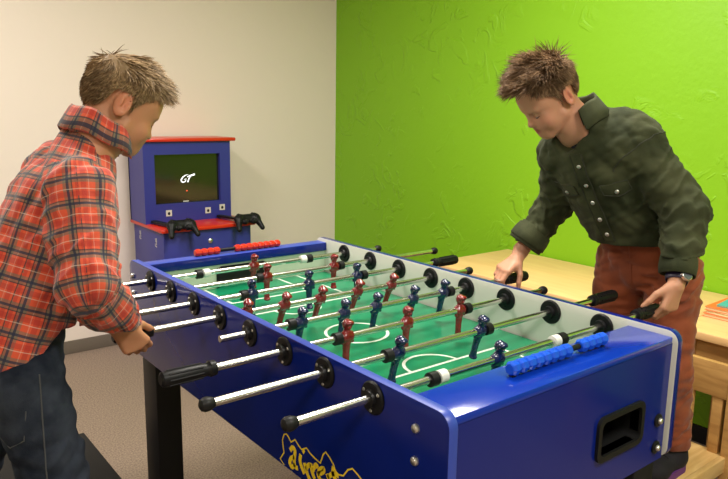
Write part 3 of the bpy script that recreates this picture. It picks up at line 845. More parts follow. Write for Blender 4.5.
def hand_prims(wr, d, n, t, s=1.0, a=(45, 55, 40), spread=0.0, thumb=(.75, .55, .25, .35)):
    """wrist, finger direction, palm normal, thumb side; a = flexion of the three joints in degrees"""
    wr = V(*wr); d = nz(d); n = np.asarray(n, float); n = nz(n - d * (n @ d)); t = np.asarray(t, float); t = nz(t - d * (t @ d) - n * (t @ n))
    P = []
    off = (.0245, .0085, -.0075, -.0225); ln = ((.034, .021, .017), (.037, .024, .018), (.034, .022, .017), (.027, .017, .015)); pal = (.064, .066, .062, .056)
    for o, L in zip(off, pal):
        P.append(Cone(wr + t * o * .55 * s + d * .006 * s, wr + (d * L + t * o) * s, .0135 * s, .0105 * s, .010 * s))
    P.append(Ell(wr + (d * .022 + t * .016 + n * .008) * s, np.stack([t, d, n]), np.array((.015, .022, .012)) * s, .01 * s))
    for q, (o, L, pl) in enumerate(zip(off, ln, pal)):
        p = wr + (d * pl + t * o) * s; ang = 0.0; r = (.0082, .0076, .0070, .0062)
        if q == 3: r = (.0072, .0067, .0062, .0055)
        for j in range(3):
            ang += math.radians(a[j] + (q - 1) * 2.5)
            v = d * math.cos(ang) + n * math.sin(ang) + t * spread * o * 8
            p2 = p + nz(v) * L[j] * s
            P.append(Cone(p, p2, r[j] * s, r[j + 1] * s, .003 * s)); p = p2
    th = thumb
    b0 = wr + (d * .014 + t * .022 + n * .006) * s
    d1 = nz(t * th[0] + d * th[1] + n * th[2]); b1 = b0 + d1 * .033 * s
    d2 = nz(d1 * .6 + d * .6 + n * th[3]); b2 = b1 + d2 * .026 * s
    d3 = nz(d2 + n * th[3] * .8); b3 = b2 + d3 * .021 * s
    P += [Cone(b0, b1, .0125 * s, .0095 * s, .008 * s), Cone(b1, b2, .0092 * s, .0082 * s, .003 * s), Cone(b2, b3, .0082 * s, .0066 * s, .003 * s)]
    return P

def wrinkle(amp, seed, wl=(.05, .10), n=5, stretch=None):
    r = np.random.default_rng(seed)
    K = []
    for _ in range(n):
        dd = nz(r.normal(size=3))
        if stretch is not None: dd = nz(dd + np.asarray(stretch) * 1.2 * np.sign(dd @ np.asarray(stretch) + 1e-9))
        K.append((dd * 2 * PI / r.uniform(*wl), nz(r.normal(size=3)) * 2 * PI / r.uniform(.12, .25), r.uniform(0, 6), r.uniform(1.0, 2.0)))
    def f(P):
        o = 0
        for k, m, ph, w in K:
            o = o + (1 - 2 * np.abs(np.sin(P @ k * .5 + w * np.sin(P @ m + ph))))
        return amp * o / math.sqrt(n)
    return f
def fold_rings(a, b, amp, wl, t0=0.0, t1=1.0, tw=3.0, seed=0, rad=.12):
    """bunched folds running round a limb a->b"""
    a = V(*a); b = V(*b); ax = nz(b - a); L = np.linalg.norm(b - a); x = nz(np.cross(ax, V(.3, .5, .81))); y = np.cross(ax, x)
    def f(P):
        q = P - a; t = q @ ax; w = np.arctan2(q @ y, q @ x); rr = np.sqrt(np.maximum((q * q).sum(-1) - t * t, 0)); m0 = np.clip((t / L - t0) / .12, 0, 1) * np.clip((t1 - t / L) / .12, 0, 1); t = t + .016 * np.sin(P @ V(41, 23, -31) + seed) + .010 * np.sin(P @ V(-67, 80, 45) + 2 * seed)
        m = m0 * (rr < rad)
        return -amp * m * (1 - 1.6 * np.abs(np.sin(PI * t / wl + tw * .35 * np.sin(w + seed) + .8 * np.sin(2 * w + 2 * seed))))
    return f
def plane_cut(p, nrm):
    p = V(*p); nrm = nz(nrm); return lambda P: (P - p) @ nrm
def bounds(prims, m=.02):
    A = np.array([p.bbox()[0] for p in prims if not p.sub]).min(0) - m; B = np.array([p.bbox()[1] for p in prims if not p.sub]).max(0) + m
    return A, B

def make_body(root, prims, skin, marks, h=.0038):
    lo, hi = bounds(prims); D, lo, h = build_sdf(prims, lo, hi, h); v, f = surface_nets(D, lo, h)
    col = np.tile(np.array(skin), (len(v), 1))
    for c, r, cc, amt in marks:
        w = np.clip(1.3 - np.sqrt((((v - c[0]) @ c[1].T / r) ** 2).sum(-1)), 0, 1) * amt
        w = np.clip(w, 0, 1)[:, None]; col = col * (1 - w) + np.array(cc) * w
    return np_mesh('body', v, f, M['skin'], root, col=col)

def garment(name, root, prims, matl, h=.0045, disp=None, cuts=(), axes=None):
    """axes: list of (group, origin, axis, ref, r) for woven patterns"""
    lo, hi = bounds(prims); D, lo, h = build_sdf(prims, lo, hi, h, disp, cuts); v, f = surface_nets(D, lo, h)
    uv = None
    if axes:
        cen = v[f].mean(1); best = np.full(len(cen), 9.0); gi = np.zeros(len(cen), int)
        for p in prims:
            if p.sub: continue
            d = p.d(cen); m = d < best; best[m] = d[m]; gi[m] = p.g
        uv = np.zeros((len(f), 4, 2))
        for g, o, ax, ref, r, off in axes:
            m = gi == g
            if not m.any(): continue
            o = V(*o); ax = nz(ax); x = nz(np.asarray(ref, float) - ax * (np.asarray(ref, float) @ ax)); y = np.cross(ax, x)
            q = v[f[m]] - o; qc = cen[m] - o
            w = np.arctan2(q @ y, q @ x); wc = np.arctan2(qc @ y, qc @ x)[:, None]
            w = wc + (w - wc + PI) % (2 * PI) - PI
            uv[m, :, 0] = w * r + 1.0; uv[m, :, 1] = q @ ax + 1.0 + off
        uv = uv.reshape(-1, 2)
    o = np_mesh(name, v, f, matl, root, uv=uv)
    o['n'] = 0; del o['n']
    return o, v, f

def hair(root, O, A, s, cfg):
    W = lambda x, y, z: O + s * (x * A[0] + y * A[1] + z * A[2])
    cap = [Ell(W(0, -.012, .046), A, np.array((.0780, .0995, .0920)) * s, .01), Ell(W(0, .022, .050), A, np.array((.060, .060, .062)) * s, .02)]
    Ai = A / s
    def hairline(P):
        q = (P - O) @ A.T / s
        y = q[:, 1]
        z = np.interp(y, cfg['hl'][0], cfg['hl'][1])
        return (z - q[:, 2]) * s
    D, lo, h = build_sdf(cap, *bounds(cap), .004, wrinkle(.0015, cfg['seed'], (.015, .03), 5), (hairline,))
    v, f = surface_nets(D, lo, h)
    f3 = np.concatenate([f[:, [0, 1, 2]], f[:, [0, 2, 3]]])
    q = (v - O) @ A.T / s
    col = np.tile(np.array(cfg['dark']) * .6 + np.array(cfg['light']) * .3, (len(v), 1))
    r = np.random.default_rng(cfg['seed'])
    VS, FS, CS = [v], [f3], [col]; off = len(v)
    cnt = 0
    clumps = r.normal(size=(160, 3)); clumps /= np.linalg.norm(clumps, axis=1)[:, None]
    ctone = r.uniform(0, 1, 160); cj = r.normal(size=(160, 3)) * cfg['clump']
    while cnt < cfg['n']:
        d = nz(r.normal(size=3)); p = V(0, -.012, .046) + d * V(.0770, .0985, .0910)
        if p[1] > .02: p = p + V(0, 0, .0)
        z = np.interp(p[1], cfg['hl'][0], cfg['hl'][1])
        if p[2] < z + .002: continue
        cnt += 1
        ci = int(np.argmax(clumps @ d)); top = np.clip((p[2] - .055) / .05, 0, 1); front = np.clip((p[1] - .03) / .05, 0, 1) * np.clip((p[2]-.06)/.03, 0, 1)
        L = cfg['side'] + (cfg['top'] - cfg['side']) * top + (cfg['front'] - cfg['top']) * front
        L *= r.uniform(.7, 1.15)
        side = 1 - top
        cr = np.clip((p[1] + .105) / .05, 0, 1); flow = V(d[0] * .3, cfg['fwd'] * top * (cr * 1.25 - .25) + .15 * side * np.sign(p[1]) - .25 * side, -.9 * side + cfg['up'] * front - .3 * top * (1 - cr))
        jit = cj[ci] * (.25 + top) + r.normal(size=3) * cfg['jit'] * (.3 + top)
        dr = nz(d * (cfg['lift'] * top * cr + .12 + .5 * front) + flow + jit)
        pts = [p]; seg = 4
        for j in range(seg):
            p = p + dr * L / seg; pts.append(p)
            dr = nz(dr + flow * .25 + V(0, 0, cfg['droop'] * (.5 + front)) + r.normal(size=3) * .06)
            e = (p - V(0, -.012, .046)) / V(.0785, .1000, .0925); m = np.linalg.norm(e)
            if m < 1.0: p = V(0, -.012, .046) + e / m * V(.0785, .1000, .0925)
        tone = np.clip(.25 * ctone[ci] + .75 * r.uniform(0, 1) * (.5 + .5 * ctone[ci]), 0, 1)
        c = np.array(cfg['dark']) * (1 - tone) + np.array(cfg['light']) * tone
        rad = cfg['r'] * r.uniform(.7, 1.2); vs = []
        for j, pp in enumerate(pts):
            tt = nz((pts[min(j + 1, seg)] - pts[max(j - 1, 0)])); x = nz(np.cross(tt, V(.37, .21, .9))); y = np.cross(tt, x)
            rr = rad * (1, .95, .8, .5, .06)[j]
            for w in (0, 2.094, 4.189): vs.append(pp + (x * math.cos(w) + y * math.sin(w)) * rr)
        vs = np.array(vs); VS.append(O + s * (vs @ A)); fs = []
        for j in range(seg):
            for k in range(3):
                a_, b_ = j * 3 + k, j * 3 + (k + 1) % 3; fs += [(a_, b_, b_ + 3), (a_, b_ + 3, a_ + 3)]
        FS.append(np.array(fs) + off); CS.append(np.tile(c, (15, 1))); off += 15
    return np_mesh('hair', np.concatenate(VS), np.concatenate(FS), M['hair'], root, col=np.concatenate(CS))

def face_parts(body, W, A, s, brow_r=.0021):
    for sx in (1, -1):
        ey = MB().ball(tuple(W(sx * .030, .0780, -.0005)), .0116 * s).link('eye', M['eye'], body)
        MB().ball(tuple(W(sx * .030, .0856, -.0060)), .0050 * s).link('iris', M['iris'], ey)
        # lash line of the lowered lid
        pts = [W(sx * (.030 + .0130 * math.cos(a)), .0880 - .006 * abs(math.cos(a)) ** 2, -.0015 - .0050 * math.sin(a)) for a in np.linspace(0, PI, 9)]
        MB().tube([tuple(p) for p in pts], [.0004, .0010, .0013, .0014, .0014, .0014, .0013, .0010, .0004], 6).link('eyelash', M['lash'], body)
        b = MB()
        for k in range(26):
            u = k / 25; x = .013 + .031 * u; z = .0225 + .006 * math.sin(u * 2.2) - .004 * u * u
            y = .0925 - .010 * u - .008 * u * u
            p = W(sx * x, y, z); q = W(sx * (x + .006), y - .001 - .003 * u, z + .0035 * (1 - u))
            b.tube([tuple(p), tuple((p + q) / 2), tuple(q)], [brow_r * .8, brow_r * .8, .0002], 5)
        b.link('eyebrow', M['brow'], body)

def shoe(root, heel, toe, soleM, upM, w=.040):
    heel = V(*heel); toe = V(*toe); d = nz(toe - heel); z = heel[2]; L = np.linalg.norm(toe - heel)
    sd = np.cross(UPZ, d)
    P = [ECap(heel + d * .03 + UPZ * .035, toe - d * .05 + UPZ * .032, w * .92, w * 1.05, .034, .030, sd, .02), Ell(toe - d * .045 + UPZ * .030, np.stack([sd, d, UPZ]), (w * 1.02, .048, .032), .02), Cone(heel + d * .045 + UPZ * .05, heel + d * .042 + UPZ * .095, .044, .043, .03)]
    sh, v, f = garment('shoe', root, P, upM, .004, None, (plane_cut(heel + UPZ * .020, -UPZ), plane_cut(heel + UPZ * .098, UPZ)))
    out = [(a, b) for a, b in rrect(-w * 1.08, 0, w * 1.08, L + .004, w * .95, 8)]
    m = MB(); q = [heel + sd * a + d * b for a, b in out]
    n_ = len(q); vs = [tuple(p + UPZ * .0005) for p in q] + [tuple(p + UPZ * .024) for p in q]
    m.add(vs, [tuple(range(n_)), tuple(range(2 * n_ - 1, n_ - 1, -1))] + [(k, (k + 1) % n_, n_ + (k + 1) % n_, n_ + k) for k in range(n_)])
    m.link('sole', soleM, sh, angle=.8)
    for k in range(3):
        c = heel + d * (L * .42 + k * .022) + UPZ * (.074 - k * .007)
        m2 = MB().tube([tuple(c - sd * .022 - UPZ * .006), tuple(c + UPZ * .002), tuple(c + sd * .022 - UPZ * .006)], .0028, 6).link('lace', M['black_rubber'], sh)
    return sh

def bvh_of(v, f): return BVHTree.FromPolygons([tuple(p) for p in v], [tuple(int(i) for i in q) for q in f])
def drape(bv, pts, direction, off=.001):
    out = []
    d = Vector(direction).normalized()
    for p in pts:
        h, n_, _, _ = bv.ray_cast(Vector(p) - d * .5, d)
        if h is None:
            h, n_, _, _ = bv.find_nearest(Vector(p))
        out.append((h + n_ * off, n_))
    return out

SKIN_R = (0.50, 0.245, 0.145); SKIN_L = (0.52, 0.24, 0.125)

# ---------------- boy in the olive shirt
rb = thing('person', 'boy in an olive shirt and rust trousers leaning over the foosball table from the right', 'person', (1.20, -.90, SZ))
RS = .86; RA = frame((-.90, .43), math.radians(38), math.radians(-3)); RO = V(.864, -.805, 1.420) + RS * (-.0745 * RA[0] + .028 * RA[1])
hp, RW = head_prims(RO, RA, RS)
nb = V(.952, -.780, 1.338); Ls = V(1.030, -.908, 1.302); Rs = V(.985, -.705, 1.270)
Le = V(1.075, -1.050, 1.120); Lw = V(1.005, -1.082, .955); Re = V(1.048, -.652, 1.095); Rw = V(.965, -.596, .950)
hips = V(1.195, -.885, .950); hl = V(1.205, -.965, .930); hr = V(1.195, -.810, .930)
kl = V(1.165, -.995, .625); kr = V(1.160, -.815, .625); al = V(1.225, -1.000, .385); ar = V(1.225, -.815, .385)
side = nz(Ls - Rs)
bp = list(hp)
bp += [Cone(RW(0, -.032, -.045), nb + V(-.008, 0, .0), .043, .050, .02)]
bp += [ECap(hips, V(1.045, -.825, 1.22), .095, .110, .064, .070, side, .03), Cone(Rs, Ls, .045, .045, .03), Cone(nb, (Rs + nb) / 2 + V(0, 0, -.01), .045, .04, .03), Cone(nb, (Ls + nb) / 2 + V(0, 0, -.01), .045, .04, .03),
       Cone(Ls, Le, .040, .032, .02), Cone(Le, Lw, .032, .023, .02), Cone(Rs, Re, .040, .032, .02), Cone(Re, Rw, .032, .023, .02),
       Cone(hl, kl, .062, .045, .03), Cone(hr, kr, .062, .045, .03), Cone(kl, al, .042, .030, .02), Cone(kr, ar, .042, .030, .02),
       Cone(al, al + V(-.08, 0, -.062), .026, .016, .02), Cone(ar, ar + V(-.08, 0, -.062), .026, .016, .02)]
# left hand closes round the handle of the nearest rod; right hand lies over the handle of the middle rod
bp += [Cone(Lw, V(.985, -1.088, .935), .022, .021, .012)]
bp += hand_prims((.985, -1.088, .935), (-.30, .05, -.95), (.10, 1, .05), (-1, 0, .3), .98, (38, 62, 50), thumb=(.62, .72, .45, .15))
bp += [Cone(Rw, V(.938, -.600, .922), .022, .021, .012)]
bp += hand_prims((.938, -.600, .922), (-.88, .10, -.42), (-.45, .12, -.88), (-.1, -1, 0), .95, (30, 52, 45), thumb=(.55, .55, .65, .55))
marks = [((RW(0, .095, -.0595), RA), np.array((.022, .02, .0105)), (.42, .085, .075), 1.0),
         ((RW(.038, .075, -.03), RA), np.array((.03, .03, .024)), (.56, .20, .13), .45), ((RW(-.038, .075, -.03), RA), np.array((.03, .03, .024)), (.56, .20, .13), .45),
         ((RW(.078, -.028, 0), RA), np.array((.014, .03, .04)), (.58, .19, .12), .6), ((RW(-.078, -.028, 0), RA), np.array((.014, .03, .04)), (.58, .19, .12), .6)]
body = make_body(rb, bp, SKIN_R, marks)
face_parts(body, RW, RA, RS)
hair(rb, RO, RA, RS, dict(seed=3, hl=([-.12, -.090, -.070, -.054, -.008, .000, .006, .035, .065, .11], [-.050, -.048, -.034, .032, .036, -.010, .020, .054, .084, .092]), n=8000, dark=(.072, .039, .019), light=(.44, .265, .135),
     side=.015, top=.070, front=.080, fwd=.75, up=.30, lift=.80, jit=.14, clump=.38, droop=-.04, r=.0016))
# navy tee under the shirt
tee = [ECap((1.12, -.87, 1.08), (1.015, -.825, 1.245), .100, .125, .075, .088, side, .02), Cone(nb, V(1.0, -.815, 1.28), .052, .06, .03)]
garment('t_shirt', rb, tee, M['navy_tee'], .006, None, (plane_cut(nb + V(-.008, 0, .012), nz(nb - hips) * .6 + V(-.35, 0, .5)),))
# rust trousers
tp = [ECap(V(1.195, -.885, .935), V(1.155, -.878, 1.06), .122, .120, .098, .092, side, .03), Cone(hl, kl, .080, .066, .010), Cone(hr, kr, .080, .066, .010),
      Cone(kl, al + V(0, 0, .015), .068, .054, .02), Cone(kr, ar + V(0, 0, .015), .068, .054, .02)]
d1 = fold_rings(kl + V(0, 0, .1), al, .0034, .065, .0, 1.0, 3, 1); d2 = fold_rings(kr + V(0, 0, .1), ar, .0034, .065, .0, 1.0, 3, 2); d3 = wrinkle(.0035, 11, (.05, .11), 5, (0, 0, .5))
d4 = fold_rings(hl + V(.0, 0, .03), kl, .005, .06, 0.0, .5, 5, 3, .1)
tr, tv, tf = garment('trousers', rb, tp, M['rust'], .005, lambda P: d1(P) + d2(P) + d3(P) + d4(P), (plane_cut((0, 0, .378), (0, 0, -1)), plane_cut((1.17, -.88, 1.05), (.25, 0, 1))))
tb = bvh_of(tv, tf)
# fly seam and pocket seam laid on the cloth
for pts in ([(1.05, -.895, z) for z in np.linspace(1.02, .87, 9)], [(1.08, -.965 - .030 * t, 1.0 - .09 * t) for t in np.linspace(0, 1, 7)]):
    dd = drape(tb, pts, (1, 0, 0), .0005)
    MB().tube([tuple(p) for p, _ in dd], .0018, 6).link('seam', M['rust'], tr)
shoe(rb, (1.275, -1.003, SZ), (1.075, -1.010, SZ), M['purple'], M['shoe_black']); shoe(rb, (1.275, -.815, SZ), (1.075, -.800, SZ), M['purple'], M['shoe_black'])
# olive shirt
jt = V(1.150, -.880, 1.035); jc = V(1.025, -.818, 1.240)
jp = [ECap(jt - nz(jc - jt) * .03, jc, .136, .138, .118, .102, side, .03, 0), Cone(Rs + V(.01, .005, -.012), Ls + V(.005, -.0, -.012), .060, .064, .04, 0), Cone(nb + V(.018, 0, -.03), (Ls + nb) / 2 + V(.01, 0, -.022), .058, .060, .04, 0), Cone(nb + V(.018, 0, -.03), (Rs + nb) / 2 + V(.01, 0, -.022), .058, .060, .04, 0),
      Cone(Ls + V(.005, 0, -.012), Le, .067, .058, .022, 1), Cone(Le, Lw + (Le - Lw) * .12, .058, .048, .02, 1), Cone(Rs + V(.01, 0, -.012), Re, .060, .049, .022, 2), Cone(Re, Rw + (Re - Rw) * .25, .049, .044, .02, 2)]
jp += [Cone((.995, -.800, 1.322), (1.035, -.872, 1.322), .060, .056, .05, 0), Cone((1.035, -.872, 1.322), Ls + V(.005, 0, -.012), .056, .062, .04, 0), Cone((.995, -.800, 1.322), Rs + V(.01, 0, -.012), .058, .056, .04, 0)]
# opening at the neck
jp += [Cone(nb + V(-.012, 0, .0), RW(0, -.015, -.06) + V(-.02, 0, .02), .058, .060, .012, sub=True), Cone(nb + V(-.045, .004, -.04), V(.86, -.80, 1.30), .030, .06, .012, sub=True)]
g1 = fold_rings(Ls, Le, .0032, .050, .2, 1.1, 4, 1, .11); g2 = fold_rings(Le, Lw, .0042, .040, -.1, .75, 4, 2, .09); g3 = fold_rings(Rs, Re, .0030, .048, .1, 1.1, 4, 3, .1); g4 = fold_rings(Re, Rw, .0035, .04, -.1, .7, 4, 4, .09)
g5 = wrinkle(.0030, 21, (.08, .16), 5); g6 = wrinkle(.0018, 22, (.025, .055), 6)
jd = lambda P: g1(P) + g2(P) + g3(P) + g4(P) + g5(P) + g6(P)
hemn = nz(jt - jc)
jk, jv, jf = garment('olive_shirt', rb, jp, M['olive'], .0042, jd, (plane_cut(jt + V(-.01, 0, -.022), nz(V(.10, -.04, -1))),))
jb = bvh_of(jv, jf)
fw = nz(np.cross(side, nz(jc - jt))); 
if fw[0] > 0: fw = -fw
# cuffs
def cuff(c0, c1, r0, r1, name='cuff', th=.005, matl=None, parent=None):
    c0 = V(*c0); c1 = V(*c1); L = np.linalg.norm(c1 - c0); n_ = 28; b = MB()
    z = nz(c1 - c0); x = nz(np.cross(z, V(.2, .9, .3))); y = np.cross(z, x); vs = []; fs = []
    prof = [(0, r0), (L * .5, (r0 + r1) / 2 + .002), (L, r1), (L + .002, r1 - th * .5), (L, r1 - th), (L * .3, r0 - th)]
    for q, (t, r) in enumerate(prof):
        for k in range(n_):
            w = 2 * PI * k / n_; rr = r * (1 + .05 * math.sin(3 * w + 1) + .03 * math.sin(5 * w))
            vs.append(c0 + z * t + (x * math.cos(w) + y * math.sin(w)) * rr)
    for q in range(len(prof) - 1):
        for k in range(n_): fs.append((q * n_ + k, q * n_ + (k + 1) % n_, (q + 1) * n_ + (k + 1) % n_, (q + 1) * n_ + k))
    b.add(vs, fs)
    return b.link(name, matl or M['olive'], parent or jk, angle=1.2)
zl = nz(Lw - Le); cuff(Lw - zl * .050, Lw - zl * .006, .047, .046)
zr = nz(Rw - Re); cuff(Rw - zr * .085, Rw - zr * .020, .049, .055, th=.006); cuff(Rw - zr * .076, Rw - zr * .030, .054, .059, th=.005)
# collar: a standing, folded band open at the front
def collar(c, ax, front, r, hgt, matl, parent, gap=35, flare=.030, drop=.9, uvmat=False, tilt=0.0, name='collar'):
    ax = nz(ax); fr = nz(np.asarray(front, float) - ax * (np.asarray(front, float) @ ax)); sd_ = np.cross(ax, fr); n_ = 56; c = V(*c)
    prof = [(r, -.012), (r * .97, hgt * .5), (r * 1.0, hgt), (r * 1.06, hgt + .004), (r * 1.12, hgt * .92), (r * 1.17 + flare * .4, hgt * .45), (r * 1.22 + flare, -hgt * .15 * drop), (r * 1.18 + flare, -hgt * .20 * drop), (r * 1.12 + flare * .4, hgt * .35), (r * 1.07, hgt * .80)]
    vs = []; m = len(prof)
    for k in range(n_ + 1):
        w = math.radians(gap) + (2 * PI - 2 * math.radians(gap)) * k / n_
        e = abs(math.cos(w / 2)) ** 3
        for (rr, hh) in prof:
            ex = (rr - r) * (1 + .5 * e)
            vs.append(c + ax * (hh * (1 - .35 * e) - e * .020 * (1 if rr > r * 1.2 else .4)) + (fr * math.cos(w) * 1.08 + sd_ * math.sin(w)) * (r + ex) + ax * .003 * math.sin(5 * w))
    vs = np.array(vs); fs = []
    for k in range(n_):
        for j in range(m): fs.append((k * m + j, k * m + (j + 1) % m, (k + 1) * m + (j + 1) % m, (k + 1) * m + j))
    uv = None
    f = np.array(fs)
    if uvmat:
        uvv = np.array([((k / n_) * 2 * PI * r * 1.3, (j / m) * .14) for k in range(n_ + 1) for j in range(m)]); uv = uvv[f].reshape(-1, 2)
    return np_mesh(name, vs, f, matl, parent, uv=uv)
cax = nz(RW(0, -.03, -.02) - nb)
collar(nb + V(-.004, 0, .020), cax * .8 + V(.05, 0, .4), (-.92, .35, 0), .058, .046, M['olive'], jk, 66, .012, 1.2)
# placket, buttons, pocket flaps laid on the shirt front
def along(a, b, n_): return [tuple(V(*a) * (1 - t) + V(*b) * t) for t in np.linspace(0, 1, n_)]
topf = V(.935, -.800, 1.275); botf = V(1.055, -.855, 1.032)
def strip(pa, pb, n_, wdt, off=.002, name='placket', matl='olive_dark'):
    dd = drape(jb, along(pa, pb, n_), -fw, off); b = MB(); vs = []
    for i, (p, n0) in enumerate(dd):
        t = (dd[min(i + 1, n_ - 1)][0] - dd[max(i - 1, 0)][0]).normalized(); x = t.cross(n0).normalized()
        for a, c in ((-1, -.004), (-1, .0015), (1, .0015), (1, -.004)): vs.append(tuple(p + x * a * wdt / 2 + n0 * c))
    fs = []
    for i in range(n_ - 1):
        for k in range(4): fs.append((i * 4 + k, i * 4 + (k + 1) % 4, i * 4 + 4 + (k + 1) % 4, i * 4 + 4 + k))
    fs += [(3, 2, 1, 0), tuple((n_ - 1) * 4 + k for k in range(4))]
    b.add(vs, fs); return b.link(name, M[matl], jk)
strip(topf, botf, 16, .030, matl='olive')
def snap(p, parent=None):
    (q, n0), = drape(jb, [p], -fw, .0025)
    MB().lathe(q, q + n0, [(0, .0062), (.002, .0062), (.0038, .0045), (.0045, .0015)], 14).link('snap_button', M['silver'], jk)
for t in (.12, .33, .53, .73, .92): snap(tuple(topf * (1 - t) + botf * t))
def flap(cx, w, hgt):
    sx = side
    up = nz(jc - jt); b = MB(); g = []
    N_ = 9; Mv = 6; pts = []
    for i in range(N_):
        u = -1 + 2 * i / (N_ - 1); low = hgt * (.72 + .28 * (1 - abs(u)))
        for j in range(Mv): pts.append(tuple(cx + sx * u * w / 2 - up * low * j / (Mv - 1)))
    dd = drape(jb, pts, -fw, .0025); vs = [tuple(p) for p, _ in dd] + [tuple(p - n0 * .004) for p, n0 in dd]; fs = []; o = N_ * Mv
    for i in range(N_ - 1):
        for j in range(Mv - 1):
            a = i * Mv + j; q = (a, a + 1, a + Mv + 1, a + Mv); fs.append(q); fs.append(tuple(o + k for k in reversed(q)))
    rimv = [j for j in range(Mv)] + [i * Mv + Mv - 1 for i in range(1, N_)] + [(N_ - 1) * Mv + j for j in range(Mv - 2, -1, -1)] + [i * Mv for i in range(N_ - 2, 0, -1)]
    for k in range(len(rimv)): a, c = rimv[k], rimv[(k + 1) % len(rimv)]; fs.append((a, a + o, c + o, c))
    b.add(vs, fs).link('pocket_flap', M['olive'], jk, angle=1.0)
    edge = [cx + sx * u * w / 2 - up * hgt * (.72 + .28 * (1 - abs(u))) for u in np.linspace(-1, 1, 11)]
    edge = [cx - sx * w / 2] + edge + [cx + sx * w / 2, cx - sx * w / 2]
    dd = drape(jb, [tuple(p) for p in edge], -fw, .0030)
    MB().tube([tuple(p) for p, _ in dd], .0014, 6).link('seam', M['olive_dark'], jk)
    snap(tuple(cx - up * hgt * .62))
up_j = nz(jc - jt)
def sleeve_seam(bv, a, b, t, r, parent, matl, off=.0004, name='seam'):
    a = V(*a); b = V(*b); z = nz(b - a); c = a + (b - a) * t; x = nz(np.cross(z, V(.2, .9, .3))); y = np.cross(z, x); pts = []
    for k in range(41):
        w = 2 * PI * k / 40; p = c + (x * math.cos(w) + y * math.sin(w)) * r
        h, n_, _, _ = bv.find_nearest(Vector(p)); pts.append(tuple(h + n_ * off))
    MB().tube(pts, .0017, 6).link(name, matl, parent)
sleeve_seam(jb, Ls, Le, .12, .085, jk, M['olive_dark'])
for sgn in (-1, 1):
    dd = drape(jb, along(topf + side * sgn * .017, botf + side * sgn * .017, 16), -fw, .0030)
    MB().tube([tuple(p) for p, _ in dd], .0013, 6).link('seam', M['olive_dark'], jk)
cch = (topf * .55 + botf * .45)
flap(cch + side * .075 + up_j * .03, .070, .040); flap(cch - side * .072 + up_j * .03, .070, .040)
# wrist watch on the left arm
zh = nz(V(.985, -1.088, .935) - Lw); wc = Lw + zh * .006
wt = cuff(wc - zh * .010, wc + zh * .010, .0285, .0280, 'watch', .004, M['watch_band'], rb)
wn = nz(V(-.5, -.85, .25)); wn = nz(wn - zh * (wn @ zh)); wp = wc + wn * .029
MB().lathe(tuple(wp), tuple(wp + wn * .02), [(0, .016), (.007, .016), (.009, .014)], 24).link('watch_case', M['silver'], wt)
MB().lathe(tuple(wp + wn * .009), tuple(wp + wn * .012), [(0, .0135), (.001, .013)], 24).link('watch_dial', M['watch_face'], wt)

# ---------------- boy in the plaid shirt
lb = thing('person', 'boy in a red plaid shirt and dark jeans gripping a rod at the left side', 'person', (-.47, -.41, PZ))
LSc = .86; LA = frame((.995, .06), math.radians(30), math.radians(0)); LO = V(-.217, -.451, 1.378) + LSc * (.0745 * LA[0] + .028 * LA[1])
hp, LW = head_prims(LO, LA, LSc)
nb = V(-.264, -.394, 1.300); Rs = V(-.325, -.480, 1.205); Ls = V(-.310, -.260, 1.225)
Re = V(-.345, -.578, 1.026); Rw = V(-.266, -.493, .908); Le = V(-.375, -.110, 1.060); Lw = V(-.275, -.020, .930)
hips = V(-.460, -.405, .850); hr = V(-.455, -.478, .830); hl = V(-.465, -.330, .830)
kr = V(-.395, -.505, .480); kl = V(-.610, -.330, .480); ar = V(-.440, -.505, .235); al = V(-.680, -.330, .235)
side = nz(Ls - Rs)
bp = list(hp) + [Cone(LW(0, -.032, -.045), nb, .043, .048, .02)]
bp += [ECap(hips, V(-.350, -.378, 1.15), .095, .105, .066, .072, side, .03), Cone(Rs, Ls, .045, .045, .03), Cone(nb, (Rs + nb) / 2 + V(0, 0, -.01), .045, .04, .03), Cone(nb, (Ls + nb) / 2 + V(0, 0, -.01), .045, .04, .03),
       Cone(Ls, Le, .040, .032, .02), Cone(Le, Lw, .032, .023, .02), Cone(Rs, Re, .040, .032, .02), Cone(Re, Rw, .032, .023, .02),
       Cone(hl, kl, .060, .044, .03), Cone(hr, kr, .060, .044, .03), Cone(kl, al, .042, .030, .02), Cone(kr, ar, .042, .030, .02),
       Cone(al, al + V(.08, 0, -.062), .026, .016, .02), Cone(ar, ar + V(.08, 0, -.062), .026, .016, .02)]
bp += [Cone(Rw, V(-.258, -.488, .897), .022, .021, .012)]
bp += hand_prims((-.258, -.488, .897), (.55, .02, -.83), (.1, 1, .1), (.78, 0, .62), .96, (42, 62, 50), thumb=(.55, .75, .5, .2))
bp += [Cone(Lw, V(-.262, -.016, .917), .022, .021, .012)]
bp += hand_prims((-.262, -.016, .917), (.78, .10, -.62), (.55, 0, -.8), (.1, -1, 0), .95, (34, 55, 45), thumb=(.55, .55, .65, .5))
marks = [((LW(0, .095, -.0595), LA), np.array((.022, .02, .0105)), (.46, .14, .10), .8),
         ((LW(.038, .075, -.03), LA), np.array((.03, .03, .024)), (.56, .20, .12), .4), ((LW(-.038, .075, -.03), LA), np.array((.03, .03, .024)), (.56, .20, .12), .4),
         ((LW(.078, -.028, 0), LA), np.array((.014, .03, .04)), (.60, .20, .11), .6), ((LW(-.078, -.028, 0), LA), np.array((.014, .03, .04)), (.60, .20, .11), .6)]
body = make_body(lb, bp, SKIN_L, marks)
face_parts(body, LW, LA, LSc, .0014)
